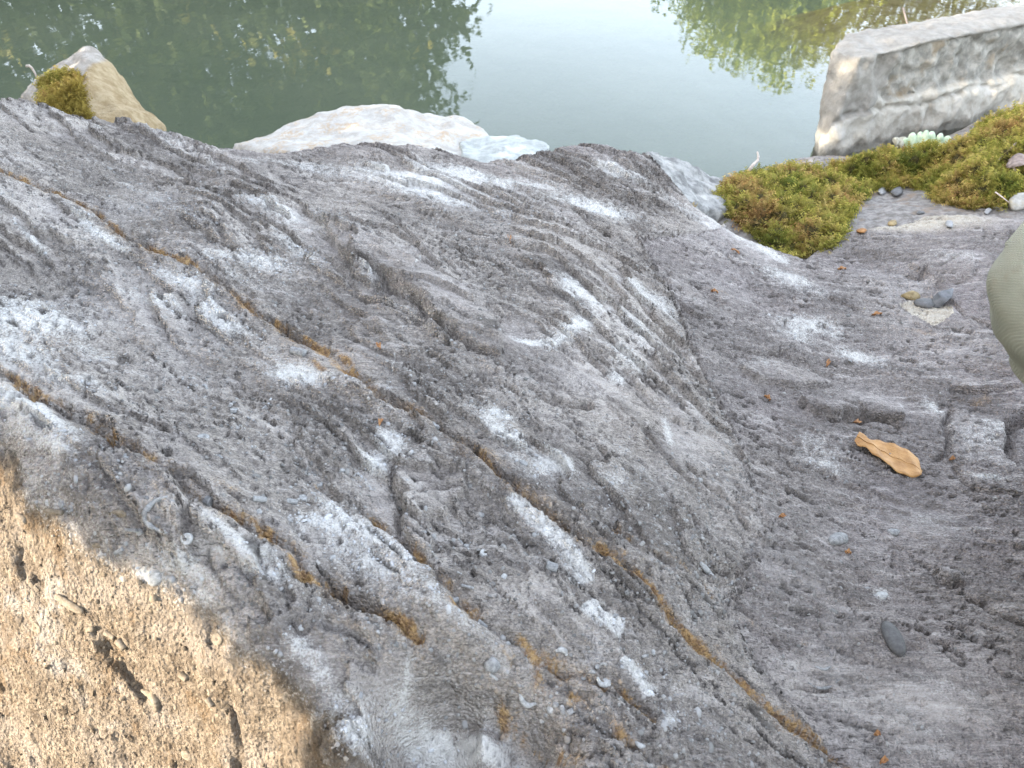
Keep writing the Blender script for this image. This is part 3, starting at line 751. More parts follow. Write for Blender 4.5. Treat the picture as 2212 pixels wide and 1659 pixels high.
# ---- the soil bank the moss grows on
bank_tps = TPS([(*at(u, v, z),) for u, v, z in ((1440, 400, .14), (1500, 450, .15), (1600, 510, .15), (1740, 556, .15), (1830, 510, .16), (2000, 470, .175), (2212, 465, .19),
                                                (1580, 400, .12), (1680, 352, .0), (1760, 352, -.03), (1850, 345, -.03), (1960, 335, -.01), (2090, 290, .03), (2150, 240, .15), (2212, 235, .19), (1800, 440, .11), (2000, 400, .12), (2120, 360, .19))] +
               [(1.9, 2.0, .24), (2.3, 2.2, .26), (1.9, 2.75, .1), (.4, 2.3, -.05), (.8, 2.6, -.12), (1.2, 2.75, -.10), (1.6, 2.9, -.05), (2.4, 3.1, .02), (1.6, 1.5, .12), (.8, 1.4, .05), (.5, 1.5, .05)], 1e-3)
BX, BY = np.meshgrid(np.linspace(.28, 2.5, 260), np.linspace(1.45, 3.0, 190))
def bank_z0(x, y): return bank_tps(x, y)
BZ = bank_z0(BX, BY) + .012 * fbm(BX * 9, BY * 9, 4, 211) + .004 * fbm(BX * 60, BY * 60, 3, 212)
bs = (BX < .32) | (BX > 2.46) | (BY < 1.48) | (BY > 2.96)
BZ[bs] = -.38
bi = np.arange(BX.size).reshape(BX.shape)
M_SOIL = speckled('bank_soil', (0.13, 0.115, 0.10), (0.27, 0.245, 0.22), 45, 0.004, 150, c3=(0.20, 0.15, 0.11))
bank = mesh_np('bank', np.stack([BX, BY, BZ], 2).reshape(-1, 3),
               np.stack([bi[:-1, :-1], bi[:-1, 1:], bi[1:, 1:], bi[1:, :-1]], 2).reshape(-1, 4), M_SOIL, None, True)
tag(bank, kind='structure')
def bank_z(x, y):
    i = np.clip((np.asarray(x) - .28) / (2.22) * 259, 0, 258.99); j = np.clip((np.asarray(y) - 1.45) / 1.55 * 189, 0, 188.99)
    i0 = i.astype(int); j0 = j.astype(int); fi = i - i0; fj = j - j0
    return (BZ[j0, i0] * (1 - fi) + BZ[j0, i0 + 1] * fi) * (1 - fj) + (BZ[j0 + 1, i0] * (1 - fi) + BZ[j0 + 1, i0 + 1] * fi) * fj
def land_z(x, y):
    b = float(bank_z(np.array([x]), np.array([y]))[0]) if .34 < x < 2.4 and 1.5 < y < 2.9 else -1
    return max(slab_z(x, y), b)
def land_n(x, y, e=.012):
    return Vector((land_z(x - e, y) - land_z(x + e, y), land_z(x, y - e) - land_z(x, y + e), 2 * e)).normalized()
def hitl(u, v): return hit(u, v, land_z)

# ================================================================== BOULDERS
def hull_rock(pts, res):
    """convex hull of the given corner points, cut into small faces -> bmesh"""
    bm = bmesh.new()
    for p in pts: bm.verts.new([float(q) for q in p])
    r = bmesh.ops.convex_hull(bm, input=bm.verts)
    bmesh.ops.delete(bm, geom=[v for v in bm.verts if not v.link_faces], context='VERTS')
    bmesh.ops.recalc_face_normals(bm, faces=bm.faces)
    me = bpy.data.meshes.new('tmp'); bm.to_mesh(me); bm.free()
    tmp = link(bpy.data.objects.new('tmp', me))
    m = tmp.modifiers.new('r', 'REMESH'); m.mode = 'VOXEL'; m.voxel_size = res
    me2 = bpy.data.meshes.new_from_object(tmp.evaluated_get(bpy.context.evaluated_depsgraph_get()))
    bm = bmesh.new(); bm.from_mesh(me2)
    bpy.data.objects.remove(tmp); bpy.data.meshes.remove(me); bpy.data.meshes.remove(me2)
    return bm
def rock_finish(name, bm, mat, parent, shape, smooth_it=2):
    for _ in range(smooth_it):
        bmesh.ops.smooth_vert(bm, verts=bm.verts, factor=.5, use_axis_x=True, use_axis_y=True, use_axis_z=True)
    bm.normal_update()
    P = np.array([v.co[:] for v in bm.verts]); N = np.array([v.normal[:] for v in bm.verts])
    Pn, attrs = shape(P, N)
    for v, p in zip(bm.verts, Pn): v.co = p
    o = bm_obj(name, bm, mat, parent)
    for an, arr in (attrs or {}).items():
        a = o.data.attributes.new(an, 'FLOAT_COLOR', 'POINT')
        c = np.ones((len(P), 4), np.float32); c[:, :arr.shape[1]] = arr
        a.data.foreach_set('color', c.ravel())
    return o
def chips(P, sc, seed, amp):
    """flat broken chips: stepped noise"""
    n = fbm3(P * sc, 3, seed)
    q = n * 2.2; i = np.floor(q); f = q - i
    return amp * ((i + sstep(.25, .75, f)) / 2.2 * .8 + n * .2)

# ---- tan pointed boulder at the left
LB = np.array([aty(55, 212, 2.62), aty(75, 165, 2.75), aty(112, 134, 2.82), aty(190, 107, 2.86), aty(218, 128, 2.78), aty(252, 165, 2.74), aty(296, 215, 2.68), aty(346, 272, 2.56),
               aty(180, 250, 2.36), aty(100, 235, 2.42), aty(250, 280, 2.36), aty(330, 300, 2.36), aty(190, 112, 2.80), aty(185, 180, 2.52)])
lowp = LB[:8].copy(); lowp[:, 2] = -.32; lowp[:, 1] += .1
lowf = LB[8:12].copy(); lowf[:, 2] = -.32; lowf[:, 1] -= .12
t = NT('tan_boulder', .9, .2)
_, a = t.attr('zone')
nz = t.noise(30, 6, .65)
ochre = t.mix(t.step(.3, .7, nz), (0.22, 0.155, 0.078), (0.36, 0.28, 0.17))
pale = t.mix(t.step(.35, .65, nz), (0.25, 0.218, 0.18), (0.37, 0.335, 0.29))
M_TANB = t.done(t.mix(t.step(.3, .7, t.math('ADD', a[0], t.math('MULTIPLY', t.math('SUBTRACT', t.noise(14, 5, .6), .5), .9))), pale, ochre), t.bump(t.noise(70, 5, .65), .006))
def shp(P, N):
    zone = sstep(-.03, .03, (P[:, 0] - aty(188, 180, 2.6)[0]) + .25 * (P[:, 2] - .2) * 0)
    d = .012 * fbm3(P * 7, 4, 301) + .010 * (1 - np.abs(2 * fbm3(P * 4.5, 3, 307))) + chips(P * np.array([1, 1, 1.6]), 5, 303, .014) + .003 * fbm3(P * 40, 3, 305)
    return P + N * d[:, None], {'zone': zone[:, None]}
boulder_l = rock_finish('tan_boulder', hull_rock(np.vstack([LB, lowp, lowf]), .010), M_TANB, None, shp, 1)
tag(boulder_l, 'pointed tan boulder with a moss clump, standing in the pond at the left', 'boulder')

# ---- pale cream rock behind the slab's edge
CR = [aty(505, 309, 2.32), aty(585, 288, 2.36), aty(650, 268, 2.40), aty(740, 235, 2.46), aty(842, 226, 2.46), aty(868, 243, 2.44), aty(904, 245, 2.46), aty(950, 256, 2.44), aty(1000, 272, 2.40), aty(1045, 292, 2.34)]
cf = [aty(560, 325, 2.12), aty(700, 330, 2.02), aty(860, 330, 2.0), aty(980, 340, 2.02), aty(1060, 350, 2.06)]
bot = [np.array([p[0], p[1] + .12, -.34]) for p in CR] + [np.array([p[0], p[1] - .08, -.34]) for p in cf]
t = NT('cream_rock', .88, .25)
nz = t.noise(24, 6, .68)
cr = t.mix(t.step(.3, .7, nz), (0.33, 0.302, 0.262), (0.47, 0.445, 0.40))
stn = t.math('MULTIPLY', t.step(.46, .60, t.noise(11, 5, .7)), t.step(.42, .58, t.noise(75, 4, .7)))
M_CREAM = t.done(t.mix(t.math('MULTIPLY', stn, .75), cr, (0.40, 0.29, 0.18)), t.bump(t.noise(60, 5, .65), .005))
def shp(P, N):
    d = .014 * fbm3(P * 6, 4, 311) + chips(P * np.array([1, 1, 2]), 5.5, 313, .016) + .0025 * fbm3(P * 45, 3, 315)
    ridge = np.exp(-((P[:, 0] + .16 + .9 * (P[:, 2] - .2) ) / .02) ** 2) * .010
    return P + N * (d + ridge)[:, None], None
cream_rock = rock_finish('cream_rock', hull_rock(CR + cf + bot, .011), M_CREAM, None, shp, 1)
tag(cream_rock, 'cream white rock with brown stains lying at the water behind the slab edge', 'rock')
GRK = [aty(985, 292, 2.30), aty(1020, 284, 2.34), aty(1075, 296, 2.32), aty(1100, 305, 2.28), aty(1138, 297, 2.26), aty(1165, 312, 2.20), aty(1192, 314, 2.16), aty(1180, 326, 2.08), aty(1130, 345, 2.02), aty(1060, 352, 2.0), aty(1000, 335, 2.06)]
bot = [np.array([p[0] * 1.02, p[1] + .06 * (1 if i < 7 else -1), -.34]) for i, p in enumerate(GRK)]
M_GREENW = speckled('pale_green_rock', (0.29, 0.303, 0.282), (0.40, 0.41, 0.382), 30, .005, 70, c3=(0.58, 0.58, 0.53))
def shp(P, N):
    d = .008 * fbm3(P * 8, 4, 321) + chips(P, 9, 323, .014) + .002 * fbm3(P * 45, 3, 325)
    return P + N * d[:, None], None
green_rock = rock_finish('pale_rock', hull_rock(GRK + bot, .008), M_GREENW, None, shp, 1)
tag(green_rock, 'small angular greenish white rock at the right end of the cream rock', 'rock')

# ---- pitted grey rock between slab and moss
PR = [aty(1395, 326, 2.02), aty(1432, 332, 2.06), aty(1460, 352, 2.10), aty(1485, 380, 2.12), aty(1520, 384, 2.14), aty(1560, 383, 2.16), aty(1580, 398, 2.10), aty(1575, 450, 1.90), aty(1500, 452, 1.80), aty(1430, 405, 1.84)]
bot = [np.array([p[0], p[1] + (.05 if i < 7 else -.02), -.34]) for i, p in enumerate(PR)]
M_PIT = speckled('pitted_rock', (0.14, 0.135, 0.125), (0.33, 0.32, 0.295), 28, .008, 60, c3=(0.42, 0.40, 0.36))
def shp(P, N):
    n = fbm3(P * 16, 4, 331)
    d = .008 * fbm3(P * 8, 3, 333) + .016 * np.minimum(n, .1) + .003 * fbm3(P * 60, 3, 335)
    return P + N * d[:, None], None
pit_rock = rock_finish('pitted_rock', hull_rock(PR + bot, .008), M_PIT, None, shp, 1)
tag(pit_rock, 'low pitted grey rock at the water between the slab edge and the left moss mat', 'rock')

# ---- big layered block at the right
BT = .33
fb = [np.array([1.085, 2.615, 0]), np.array([1.21, 2.67, 0]), np.array([1.83, 3.0, 0]), np.array([2.75, 3.48, 0])]
ft = [at(1788, 140, .27), at(1835, 118, .315), at(1860, 122, BT), at(1958, 96, BT + .005), at(2073, 76, BT + .01), np.array([2.75, 3.44, BT + .02])]
bt = [at(1795, 108, .31), at(1828, 71, .325), at(1960, 63, .335), at(2056, 50, .34), at(2120, 36, .35), at(2212, 27, .355), np.array([2.75, 3.62, .36])]
low = [p + np.array([0, 0, -.36]) for p in fb] + [np.array([1.3, 2.98, -.36]), np.array([2.0, 3.4, -.36]), np.array([2.8, 3.75, -.36])]
t = NT('layered_block', .9, .2)
_, a = t.attr('zone')
nz = t.noise(26, 6, .68)
top = t.mix(t.step(.3, .7, nz), (0.215, 0.194, 0.163), (0.30, 0.278, 0.24))
dark = t.mix(t.step(.32, .68, t.noise(22, 6, .7)), (0.175, 0.164, 0.138), (0.36, 0.335, 0.285))
dark = t.mix(t.math('MULTIPLY', t.step(.55, .68, t.noise(7, 5, .6)), .6), dark, (0.24, 0.17, 0.09))
lowc = t.mix(t.step(.3, .7, nz), (0.35, 0.318, 0.262), (0.47, 0.434, 0.365))
lowc = t.mix(t.math('MULTIPLY', t.step(.56, .68, t.noise(12, 5, .6)), .6), lowc, (0.50, 0.47, 0.42))
col = t.mix(a[1], lowc, dark)
col = t.mix(t.step(.3, .7, t.math('ADD', a[0], t.math('MULTIPLY', t.math('SUBTRACT', nz, .5), .5))), col, top)
sepz = t.N('ShaderNodeSeparateXYZ'); t.L(t.pos, sepz.inputs[0])
wet = t.step(.045, .012, t.math('ADD', sepz.outputs[2], t.math('MULTIPLY', t.math('SUBTRACT', nz, .5), .05)))
col = t.mix(t.math('MULTIPLY', wet, .6), col, (0.07, 0.065, 0.05))
M_BLOCK = t.done(col, t.bump(t.noise(80, 5, .65), .005))
fdir = np.array([.885, .466]); fnrm = np.array([.466, -.885])
def shp(P, N):
    s = (P[:, 0] - 1.2) * fdir[0] + (P[:, 1] - 2.66) * fdir[1]
    front = sstep(.35, .7, N[:, 0] * fnrm[0] + N[:, 1] * fnrm[1]) * sstep(.75, .5, N[:, 2])
    wob = .02 * fbm3(P * 6, 3, 341)
    zz = P[:, 2] + wob
    d = .006 * fbm3(P * 7, 4, 343) + .003 * fbm3(P * 40, 3, 345)
    # joints between the beds
    step1 = .115 + .02 * np.round(fbm3(np.stack([s * 5, s * 0, s * 0], 1), 2, 347) * 2) / 2
    d -= .016 * np.exp(-((zz - step1) / .006) ** 2) * front
    vj = np.abs(s - .36 - .3 * (zz - .06)) ; d -= .014 * np.exp(-(vj / .006) ** 2) * front * (zz < step1)
    vj = np.abs(s - 1.05 + .3 * (zz - .06)); d -= .014 * np.exp(-(vj / .006) ** 2) * front * (zz < step1)
    step2 = .175 + .035 * np.round(2 * fbm3(np.stack([s * 4, s * 0 + 3, s * 0], 1), 2, 349)) / 2
    darkz = front * sstep(-.006, .006, zz - step2) * sstep(.06, .12, s + .3 * (zz - .2))
    d -= .020 * darkz + darkz * (.022 * np.abs(fbm3(P * np.array([12, 12, 18]), 4, 351)) + .008 * fbm3(P * 30, 3, 353))
    d += .010 * front * sstep(step1 - .004, step1 - .012, zz)
    d += chips(P, 6, 355, .012) * front + .010 * front * (1 - np.abs(2 * fbm3(P * 9, 4, 357))) - .014 * np.clip(fbm3(P * 11, 3, 359), 0, 1)
    topm = np.clip(sstep(.45, .75, N[:, 2]) + sstep(.55, .8, -N[:, 0] + .15) * sstep(.05, .12, zz), 0, 1)
    topm = np.maximum(topm, front * sstep(.085, .055, s - .12 * sstep(.1, .3, zz)) * sstep(.1, .14, zz))
    return P + N * d[:, None], {'zone': np.stack([topm, darkz], 1)}
block = rock_finish('layered_block', hull_rock(fb + ft + bt + low, .0105), M_BLOCK, None, shp, 1)
tag(block, 'big layered grey block with pale flat top in the water at upper right', 'boulder')

# ================================================================== MOSS
def frond_template(n=4, L=1.0, seed=0):
    r = random.Random(seed)
    V = []; F = []
    bend = r.uniform(.15, .45)
    pts = [np.array([bend * (k / n) ** 2, 0, k / n * (1 - .12 * k / n)]) * L for k in range(n + 1)]
    w = .035
    for k, p in enumerate(pts):
        ww = w * (1 - .7 * k / n)
        V += [p + [0, -ww, 0], p + [0, ww, 0]]
    for k in range(n):
        a = 2 * k; F += [(a, a + 1, a + 3), (a, a + 3, a + 2)]
    for k in range(1, n + 1):
        for s in (-1, 1):
            p = pts[k]; l = (.40 - .05 * k) * r.uniform(.8, 1.2)
            an = r.uniform(-.5, .5)
            tip = p + np.array([.18 * l + l * .5 * math.sin(an), s * l, .45 * l])
            b0 = p + np.array([0, 0, -.05]); b1 = p + np.array([.05, 0, .07])
            o = len(V); V += [b0, b1, tip]; F += [(o, o + 1, o + 2)]
    return np.array(V), np.array(F)
TEMPL = [frond_template(4, 1, k) for k in range(4)]
def scatter(templ, pos, nrm, size, tint, name, mat, parent, tilt=.7, tip=None):
    """many small copies of a template merged into one mesh"""
    VV = []; FF = []; TT = []; off = 0
    for k in range(len(templ)):
        sel = np.arange(len(pos)) % len(templ) == k
        p = pos[sel]; n = nrm[sel]; m = len(p)
        if not m: continue
        n = n + tilt * rng.normal(size=(m, 3)) * np.array([1, 1, .5])
        n /= np.linalg.norm(n, axis=1, keepdims=True)
        a = rng.normal(size=(m, 3)); a -= n * (a * n).sum(1, keepdims=True); a /= np.linalg.norm(a, axis=1, keepdims=True)
        b = np.cross(n, a)
        V, F = templ[k]
        s = size[sel][:, None, None]
        W = p[:, None] + s * (V[None, :, 0:1] * a[:, None] + V[None, :, 1:2] * b[:, None] + V[None, :, 2:3] * n[:, None])
        VV.append(W.reshape(-1, 3)); FF.append((F[None] + (np.arange(m) * len(V))[:, None, None] + off).reshape(-1, 3))
        tv = np.repeat(tint[sel], len(V), 0)
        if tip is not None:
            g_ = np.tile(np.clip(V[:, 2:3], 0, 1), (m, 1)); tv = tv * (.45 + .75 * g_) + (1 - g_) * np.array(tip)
        TT.append(tv); off += m * len(V)
    return mesh_np(name, np.vstack(VV), np.vstack(FF), mat, parent, False, {'tint': np.vstack(TT)})
def moss_mat():
    t = NT('moss_fronds', .75, .2)
    c, _ = t.attr('tint')
    t.b.inputs['Subsurface Weight'].default_value = 0.0
    m = t.done(c)
    # thin leaves let some light through
    tr = t.N('ShaderNodeBsdfTranslucent'); t.L(c, tr.inputs[0])
    mx = t.N('ShaderNodeMixShader'); mx.inputs[0].default_value = .3
    t.L(t.b.outputs[0], mx.inputs[1]); t.L(tr.outputs[0], mx.inputs[2])
    t.L(mx.outputs[0], t.t.nodes['Material Output'].inputs['Surface'])
    return m
M_MOSS = moss_mat()
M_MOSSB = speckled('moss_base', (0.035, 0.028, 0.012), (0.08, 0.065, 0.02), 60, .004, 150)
PAL = np.array([[0.10, 0.125, 0.022], [0.225, 0.22, 0.04], [0.35, 0.30, 0.068], [0.39, 0.275, 0.095], [0.30, 0.165, 0.06], [0.15, 0.085, 0.035]])
def moss_tint(p, shift, seed):
    n = fbm(p[:, 0] * 7, p[:, 1] * 7, 3, seed) * 1.9 + rng.normal(size=len(p)) * .38 + shift
    k = np.clip(1.6 + n * 1.5, 0, 4.99); i = k.astype(int); f = (k - i)[:, None]
    return (PAL[i] * (1 - f) + PAL[i + 1] * f) * rng.uniform(.75, 1.25, (len(p), 1))
def in_poly(x, y, w):
    ins = np.zeros(np.shape(x), bool); d = np.full(np.shape(x), 9.0)
    for i in range(len(w)):
        a, b = w[i], w[(i + 1) % len(w)]; e = b - a
        t = np.clip(((x - a[0]) * e[0] + (y - a[1]) * e[1]) / (e @ e), 0, 1)
        d = np.minimum(d, np.hypot(x - a[0] - t * e[0], y - a[1] - t * e[1]))
        if abs(e[1]) > 1e-9:
            ins ^= ((a[1] > y) != (b[1] > y)) & (x < e[0] * (y - a[1]) / e[1] + a[0])
    return ins, d
def moss(name, label, outline, hmax, n, seed, shift, holes=(), sz=(.013, .032), group='moss mats on the bank'):
    w = np.array([hitl(*p)[:2] if len(p) == 2 else at(*p)[:2] for p in outline])
    hw = [(hitl(h[0], h[1])[:2], h[2]) for h in holes]
    root = empty(name, (0, 0, 0)); tag(root, label, 'moss', group)
    lo, hi = w.min(0) - .01, w.max(0) + .01
    mx = int((hi[0] - lo[0]) / .008); my = int((hi[1] - lo[1]) / .008)
    gx, gy = np.meshgrid(np.linspace(lo[0], hi[0], mx), np.linspace(lo[1], hi[1], my))
    def height(x, y):
        ins, d = in_poly(x + .012 * fbm(x * 14, y * 14, 2, seed), y + .012 * fbm(x * 14 + 5, y * 14, 2, seed + 1), w)
        h = hmax * np.sqrt(np.clip(d / .09, 0, 1)) * np.minimum(.7 + .9 * fbm(x * 9, y * 9, 2, seed + 2) + 1.1 * fbm(x * 26, y * 26, 2, seed + 3), 1.35)
        for c, r in hw:
            h = h * (1 - .95 * np.exp(-((x - c[0]) ** 2 + ((y - c[1]) / .8) ** 2) / r ** 2))
        return ins, d, np.maximum(h, .002)
    def gz(x, y):
        zb = bank_z(x, y)
        fl = np.array([slab_z(a, b) for a, b in zip(np.ravel(x), np.ravel(y))]).reshape(np.shape(x))
        return np.maximum(zb, fl)
    ins, d, h = height(gx, gy)
    zz = gz(gx, gy) + np.where(ins, h, -.03)
    q = np.arange(gx.size).reshape(gx.shape)
    f = np.stack([q[:-1, :-1], q[:-1, 1:], q[1:, 1:], q[1:, :-1]], 2)
    keep = (ins[:-1, :-1] | ins[1:, 1:] | ins[:-1, 1:] | ins[1:, :-1])
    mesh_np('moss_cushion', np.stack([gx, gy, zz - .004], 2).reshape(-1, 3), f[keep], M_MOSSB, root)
    x = rng.uniform(lo[0], hi[0], n * 3); y = rng.uniform(lo[1], hi[1], n * 3)
    ins, d, h = height(x, y)
    x, y, h = x[ins][:n], y[ins][:n], h[ins][:n]
    z = gz(x, y) + h
    e = .01
    hx = (height(x + e, y)[2] - h) / e; hy = (height(x, y + e)[2] - h) / e
    nr = np.stack([-hx, -hy, np.ones(len(x))], 1); nr /= np.linalg.norm(nr, axis=1, keepdims=True)
    keep = np.ones(len(x), bool)
    for c, r in hw:
        keep &= ~((np.hypot(x - c[0], (y - c[1]) / .8) < r * .8) & (rng.random(len(x)) < .85))
    pos = np.stack([x, y, z - .004], 1)[keep]; nr = nr[keep]
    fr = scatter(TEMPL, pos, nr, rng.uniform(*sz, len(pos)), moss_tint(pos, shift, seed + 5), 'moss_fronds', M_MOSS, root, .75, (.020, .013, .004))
    tag(fr, kind='stuff')
    return root
moss('moss_mat', 'yellow green moss mat hanging over the slab edge, left of the two mats',
     [(1492, 446), (1545, 420), (1583, 398), (1572, 384), (1640, 386, .05), (1700, 384, .04), (1765, 394, .03), (1785, 388), (1800, 400), (1860, 405), (1880, 418), (1850, 450), (1832, 480), (1822, 520), (1795, 548), (1745, 553), (1690, 545), (1640, 520), (1580, 480), (1540, 462)],
     .042, 15000, 401, .2, holes=((1700, 378, .035), (1745, 388, .045), (1775, 398, .04), (1640, 385, .03)))
moss('moss_mat', 'green and rust brown moss mat running right along the bank below the layered block',
     [(1772, 400, .02), (1850, 392, .02), (1920, 396, .02), (1975, 390, .04), (2060, 384, .07), (2096, 312, .13), (2125, 264, .17), (2170, 250, .20), (2230, 240, .22), (2290, 250, .3), (2290, 430), (2212, 425), (2150, 455), (2090, 455), (2025, 440), (2000, 412), (1960, 402), (1920, 415), (1880, 412), (1800, 390)],
     .050, 18000, 421, .16, holes=((1990, 385, .05), (1855, 412, .03), (2200, 400, .05)))
# ---- the clump on the tan boulder
dg = bpy.context.evaluated_depsgraph_get()
def ray_on(o, u, v):
    d = Vector(ray(u, v)).normalized()
    ok, loc, nor, _ = o.ray_cast(Vector((0, 0, CAM_Z)), d)
    return (np.array(loc), np.array(nor)) if ok else None
bpy.context.view_layer.update()
root = empty('moss_clump'); tag(root, 'small yellow green moss clump on the side of the tan boulder', 'moss')
pp = []; nn = []
mp = np.array([(88, 185), (100, 172), (125, 162), (145, 155), (178, 165), (182, 195), (190, 240), (200, 262), (150, 262), (110, 250), (88, 225)], float)
while len(pp) < 2200:
    u, v = random.uniform(80, 210), random.uniform(150, 265)
    i_, d_ = in_poly(np.array([u]), np.array([v]), mp)
    if not i_[0]: continue
    h_ = ray_on(boulder_l, u, v)
    if h_ is None: continue
    pp.append(h_[0] + h_[1] * (min(d_[0], 20) / 20 * .022) * random.random()); nn.append(h_[1] * .6 + np.array([0, -.1, .5]))
pp = np.array(pp); nn = np.array(nn)
tt = moss_tint(pp, 0, 441)
side = sstep(-.02, .06, pp[:, 0] - aty(140, 200, 2.6)[0])[:, None]
tt = tt * (1 - .6 * side) + .6 * side * np.array([0.36, 0.24, 0.06])
fr = scatter(TEMPL, pp, nn, rng.uniform(.016, .032, len(pp)), tt, 'moss_fronds', M_MOSS, root, .6, (.020, .013, .004)); tag(fr, kind='stuff')

# ================================================================== TREES (seen in the water, and an unseen shrub added to shade the slab)
def leaf_mat(name, c1, c2, trans=.35):
    t = NT(name, .6, .25)
    n = t.noise(1.7, 4, .7)
    info = t.N('ShaderNodeNewGeometry')
    col = t.mix(info.outputs['Random Per Island'], c1, c2)
    t.done(col)
    tr = t.N('ShaderNodeBsdfTranslucent'); t.L(col, tr.inputs[0])
    mx = t.N('ShaderNodeMixShader'); mx.inputs[0].default_value = trans
    t.L(t.b.outputs[0], mx.inputs[1]); t.L(tr.outputs[0], mx.inputs[2])
    t.L(mx.outputs[0], t.t.nodes['Material Output'].inputs['Surface'])
    return t.m
M_LDARK = leaf_mat('dark_leaves', (0.04, 0.062, 0.02), (0.11, 0.13, 0.035))
M_LYEL = leaf_mat('yellow_leaves', (0.14, 0.14, 0.025), (0.32, 0.27, 0.06))
M_LBRI = leaf_mat('bright_leaves', (0.16, 0.21, 0.03), (0.40, 0.42, 0.06))
M_LMID = leaf_mat('mid_leaves', (0.05, 0.075, 0.02), (0.12, 0.14, 0.03))
M_BARK = speckled('bark', (0.06, 0.05, 0.04), (0.14, 0.12, 0.10), 14, .02, 25)
LEAF_V = np.array([[0, 0, 0], [.45, -.30, .06], [1, 0, 0], [.45, .30, .06]]); LEAF_F = np.array([[0, 1, 2], [0, 2, 3]])
def leaves_mesh(name, pos, size, mat, parent, up=.6):
    m = len(pos)
    n = rng.normal(size=(m, 3)) + np.array([0, 0, up]); n /= np.linalg.norm(n, axis=1, keepdims=True)
    a = rng.normal(size=(m, 3)) + np.array([0, 0, -.3]); a -= n * (a * n).sum(1, keepdims=True); a /= np.linalg.norm(a, axis=1, keepdims=True)
    b = np.cross(n, a); s = size[:, None, None]
    W = pos[:, None] + s * (LEAF_V[None, :, 0:1] * a[:, None] + LEAF_V[None, :, 1:2] * b[:, None] + LEAF_V[None, :, 2:3] * n[:, None])
    F = (LEAF_F[None] + (np.arange(m) * 4)[:, None, None]).reshape(-1, 3)
    return mesh_np(name, W.reshape(-1, 3), F, mat, parent, False)
def tree(label, x, y, trunk_h, blobs, nleaf, mat, lsize=.11, mat2=None, frac2=.0, zb=None, clump=.16):
    zb = .3 if zb is None else zb
    root = empty('tree', (x, y, zb)); tag(root, label, 'tree', 'trees mirrored in the pond')
    o = np.array([0, 0, 0.])
    items = [([o - [0, 0, .3], o + [.05, .02, trunk_h * .5], o + [.1, 0, trunk_h]], [.15, .11, .07])]
    P = []
    vol = np.array([b[3] * b[4] * b[5] for b in blobs]); vol = vol / vol.sum()
    for b, vq in zip(blobs, vol):
        c = np.array(b[:3]) - [x, y, zb]
        items.append(([o + [.07, 0, trunk_h * .6], (o + [.1, 0, trunk_h] + c) / 2 + [0, 0, .1], c], [.06, .035, .012]))
        k = max(6, int(nleaf * vq / 14))
        d = rng.normal(size=(k, 3)); d /= np.linalg.norm(d, axis=1, keepdims=True)
        r = rng.random(k) ** .45
        cen = c + d * r[:, None] * np.array(b[3:6])
        for q in cen[::9]:
            items.append(([c, (c + q) / 2 + rng.normal(size=3) * .06, q], [.014, .009, .003]))
        P.append((np.repeat(cen, 14, 0) + rng.normal(size=(k * 14, 3)) * clump))
    P = np.vstack(P)
    tubes_obj('trunk', items, M_BARK, root, 6)
    sz = rng.uniform(.7, 1.3, len(P)) * lsize
    if mat2 is not None:
        m2 = fbm3(P * 1.1, 2, 77) + rng.normal(size=len(P)) * .15 > 1 - 2 * frac2
        leaves_mesh('crown', P[~m2], sz[~m2], mat, root)
        if m2.any(): leaves_mesh('yellow_crown', P[m2], sz[m2], mat2, root)
    else:
        leaves_mesh('crown', P, sz, mat, root)
    return root
# left: dark trees with gaps, seen upside-down in the pond
tree('dark leafy tree across the pond, its gappy crown mirrored left of the bright sky', -1.9, 10.9, 2.2,
     [(-1.75, 10.8, 2.6, 1.0, 1.0, 1.0), (-2.2, 10.7, 3.7, 1.05, .9, .9), (-1.4, 10.9, 1.6, .85, .9, .7), (-1.5, 10.8, 3.4, .7, .8, .6), (-2.9, 10.8, 3.0, .9, .9, 1.0), (-2.6, 10.9, 1.6, 1.0, 1, .8)],
     16000, M_LMID, .13, M_LYEL, .16, clump=.15)
tree('tall dark tree across the pond mirrored behind the pointed tan boulder', -4.4, 10.6, 2.4,
     [(-4.2, 10.5, 3.0, 1.3, 1.1, 1.2), (-4.6, 10.6, 4.3, 1.3, 1, 1.0), (-5.3, 10.6, 3.0, 1.2, 1, 1.2), (-3.6, 10.7, 4.0, .9, .9, .9), (-4.4, 10.6, 1.6, 1.5, 1, .8)],
     19000, M_LDARK, .14, M_LYEL, .14, clump=.16)
tree('dark tree with yellowing leaves across the pond at the far left', -6.9, 10.2, 2.2,
     [(-6.6, 10.2, 3.0, 1.3, 1.1, 1.3), (-7.3, 10.2, 4.2, 1.3, 1, 1.0), (-6.3, 10.2, 4.4, 1.0, .9, .8), (-7.8, 10.2, 2.6, 1.2, 1, 1.2), (-6.6, 10.3, 1.5, 1.4, 1, .7)],
     17000, M_LDARK, .14, M_LYEL, .22, clump=.16)
# right: a sunlit yellow green tree
tree('sunlit yellow green tree across the pond mirrored beside the layered block', 4.2, 14.0, 1.6,
     [(4.1, 13.9, 1.9, 1.4, 1.2, 1.25), (3.0, 13.9, 1.6, .85, .9, .75), (5.1, 13.9, 1.8, .95, .9, 1.0), (4.5, 13.8, 2.9, .8, .8, .62), (3.6, 13.8, 2.5, .7, .8, .6), (5.2, 13.8, 2.7, .5, .6, .5)],
     15000, M_LBRI, .11, None, 0, clump=.13)
tree('darker green tree across the pond behind the sunlit one', 6.6, 15.6, 2.0,
     [(6.6, 15.6, 2.0, 1.5, 1.2, 1.2), (5.6, 15.5, 1.6, 1.0, 1.0, 1.0), (7.8, 15.6, 2.2, 1.5, 1.1, 1.2)], 12000, M_LMID, .11)
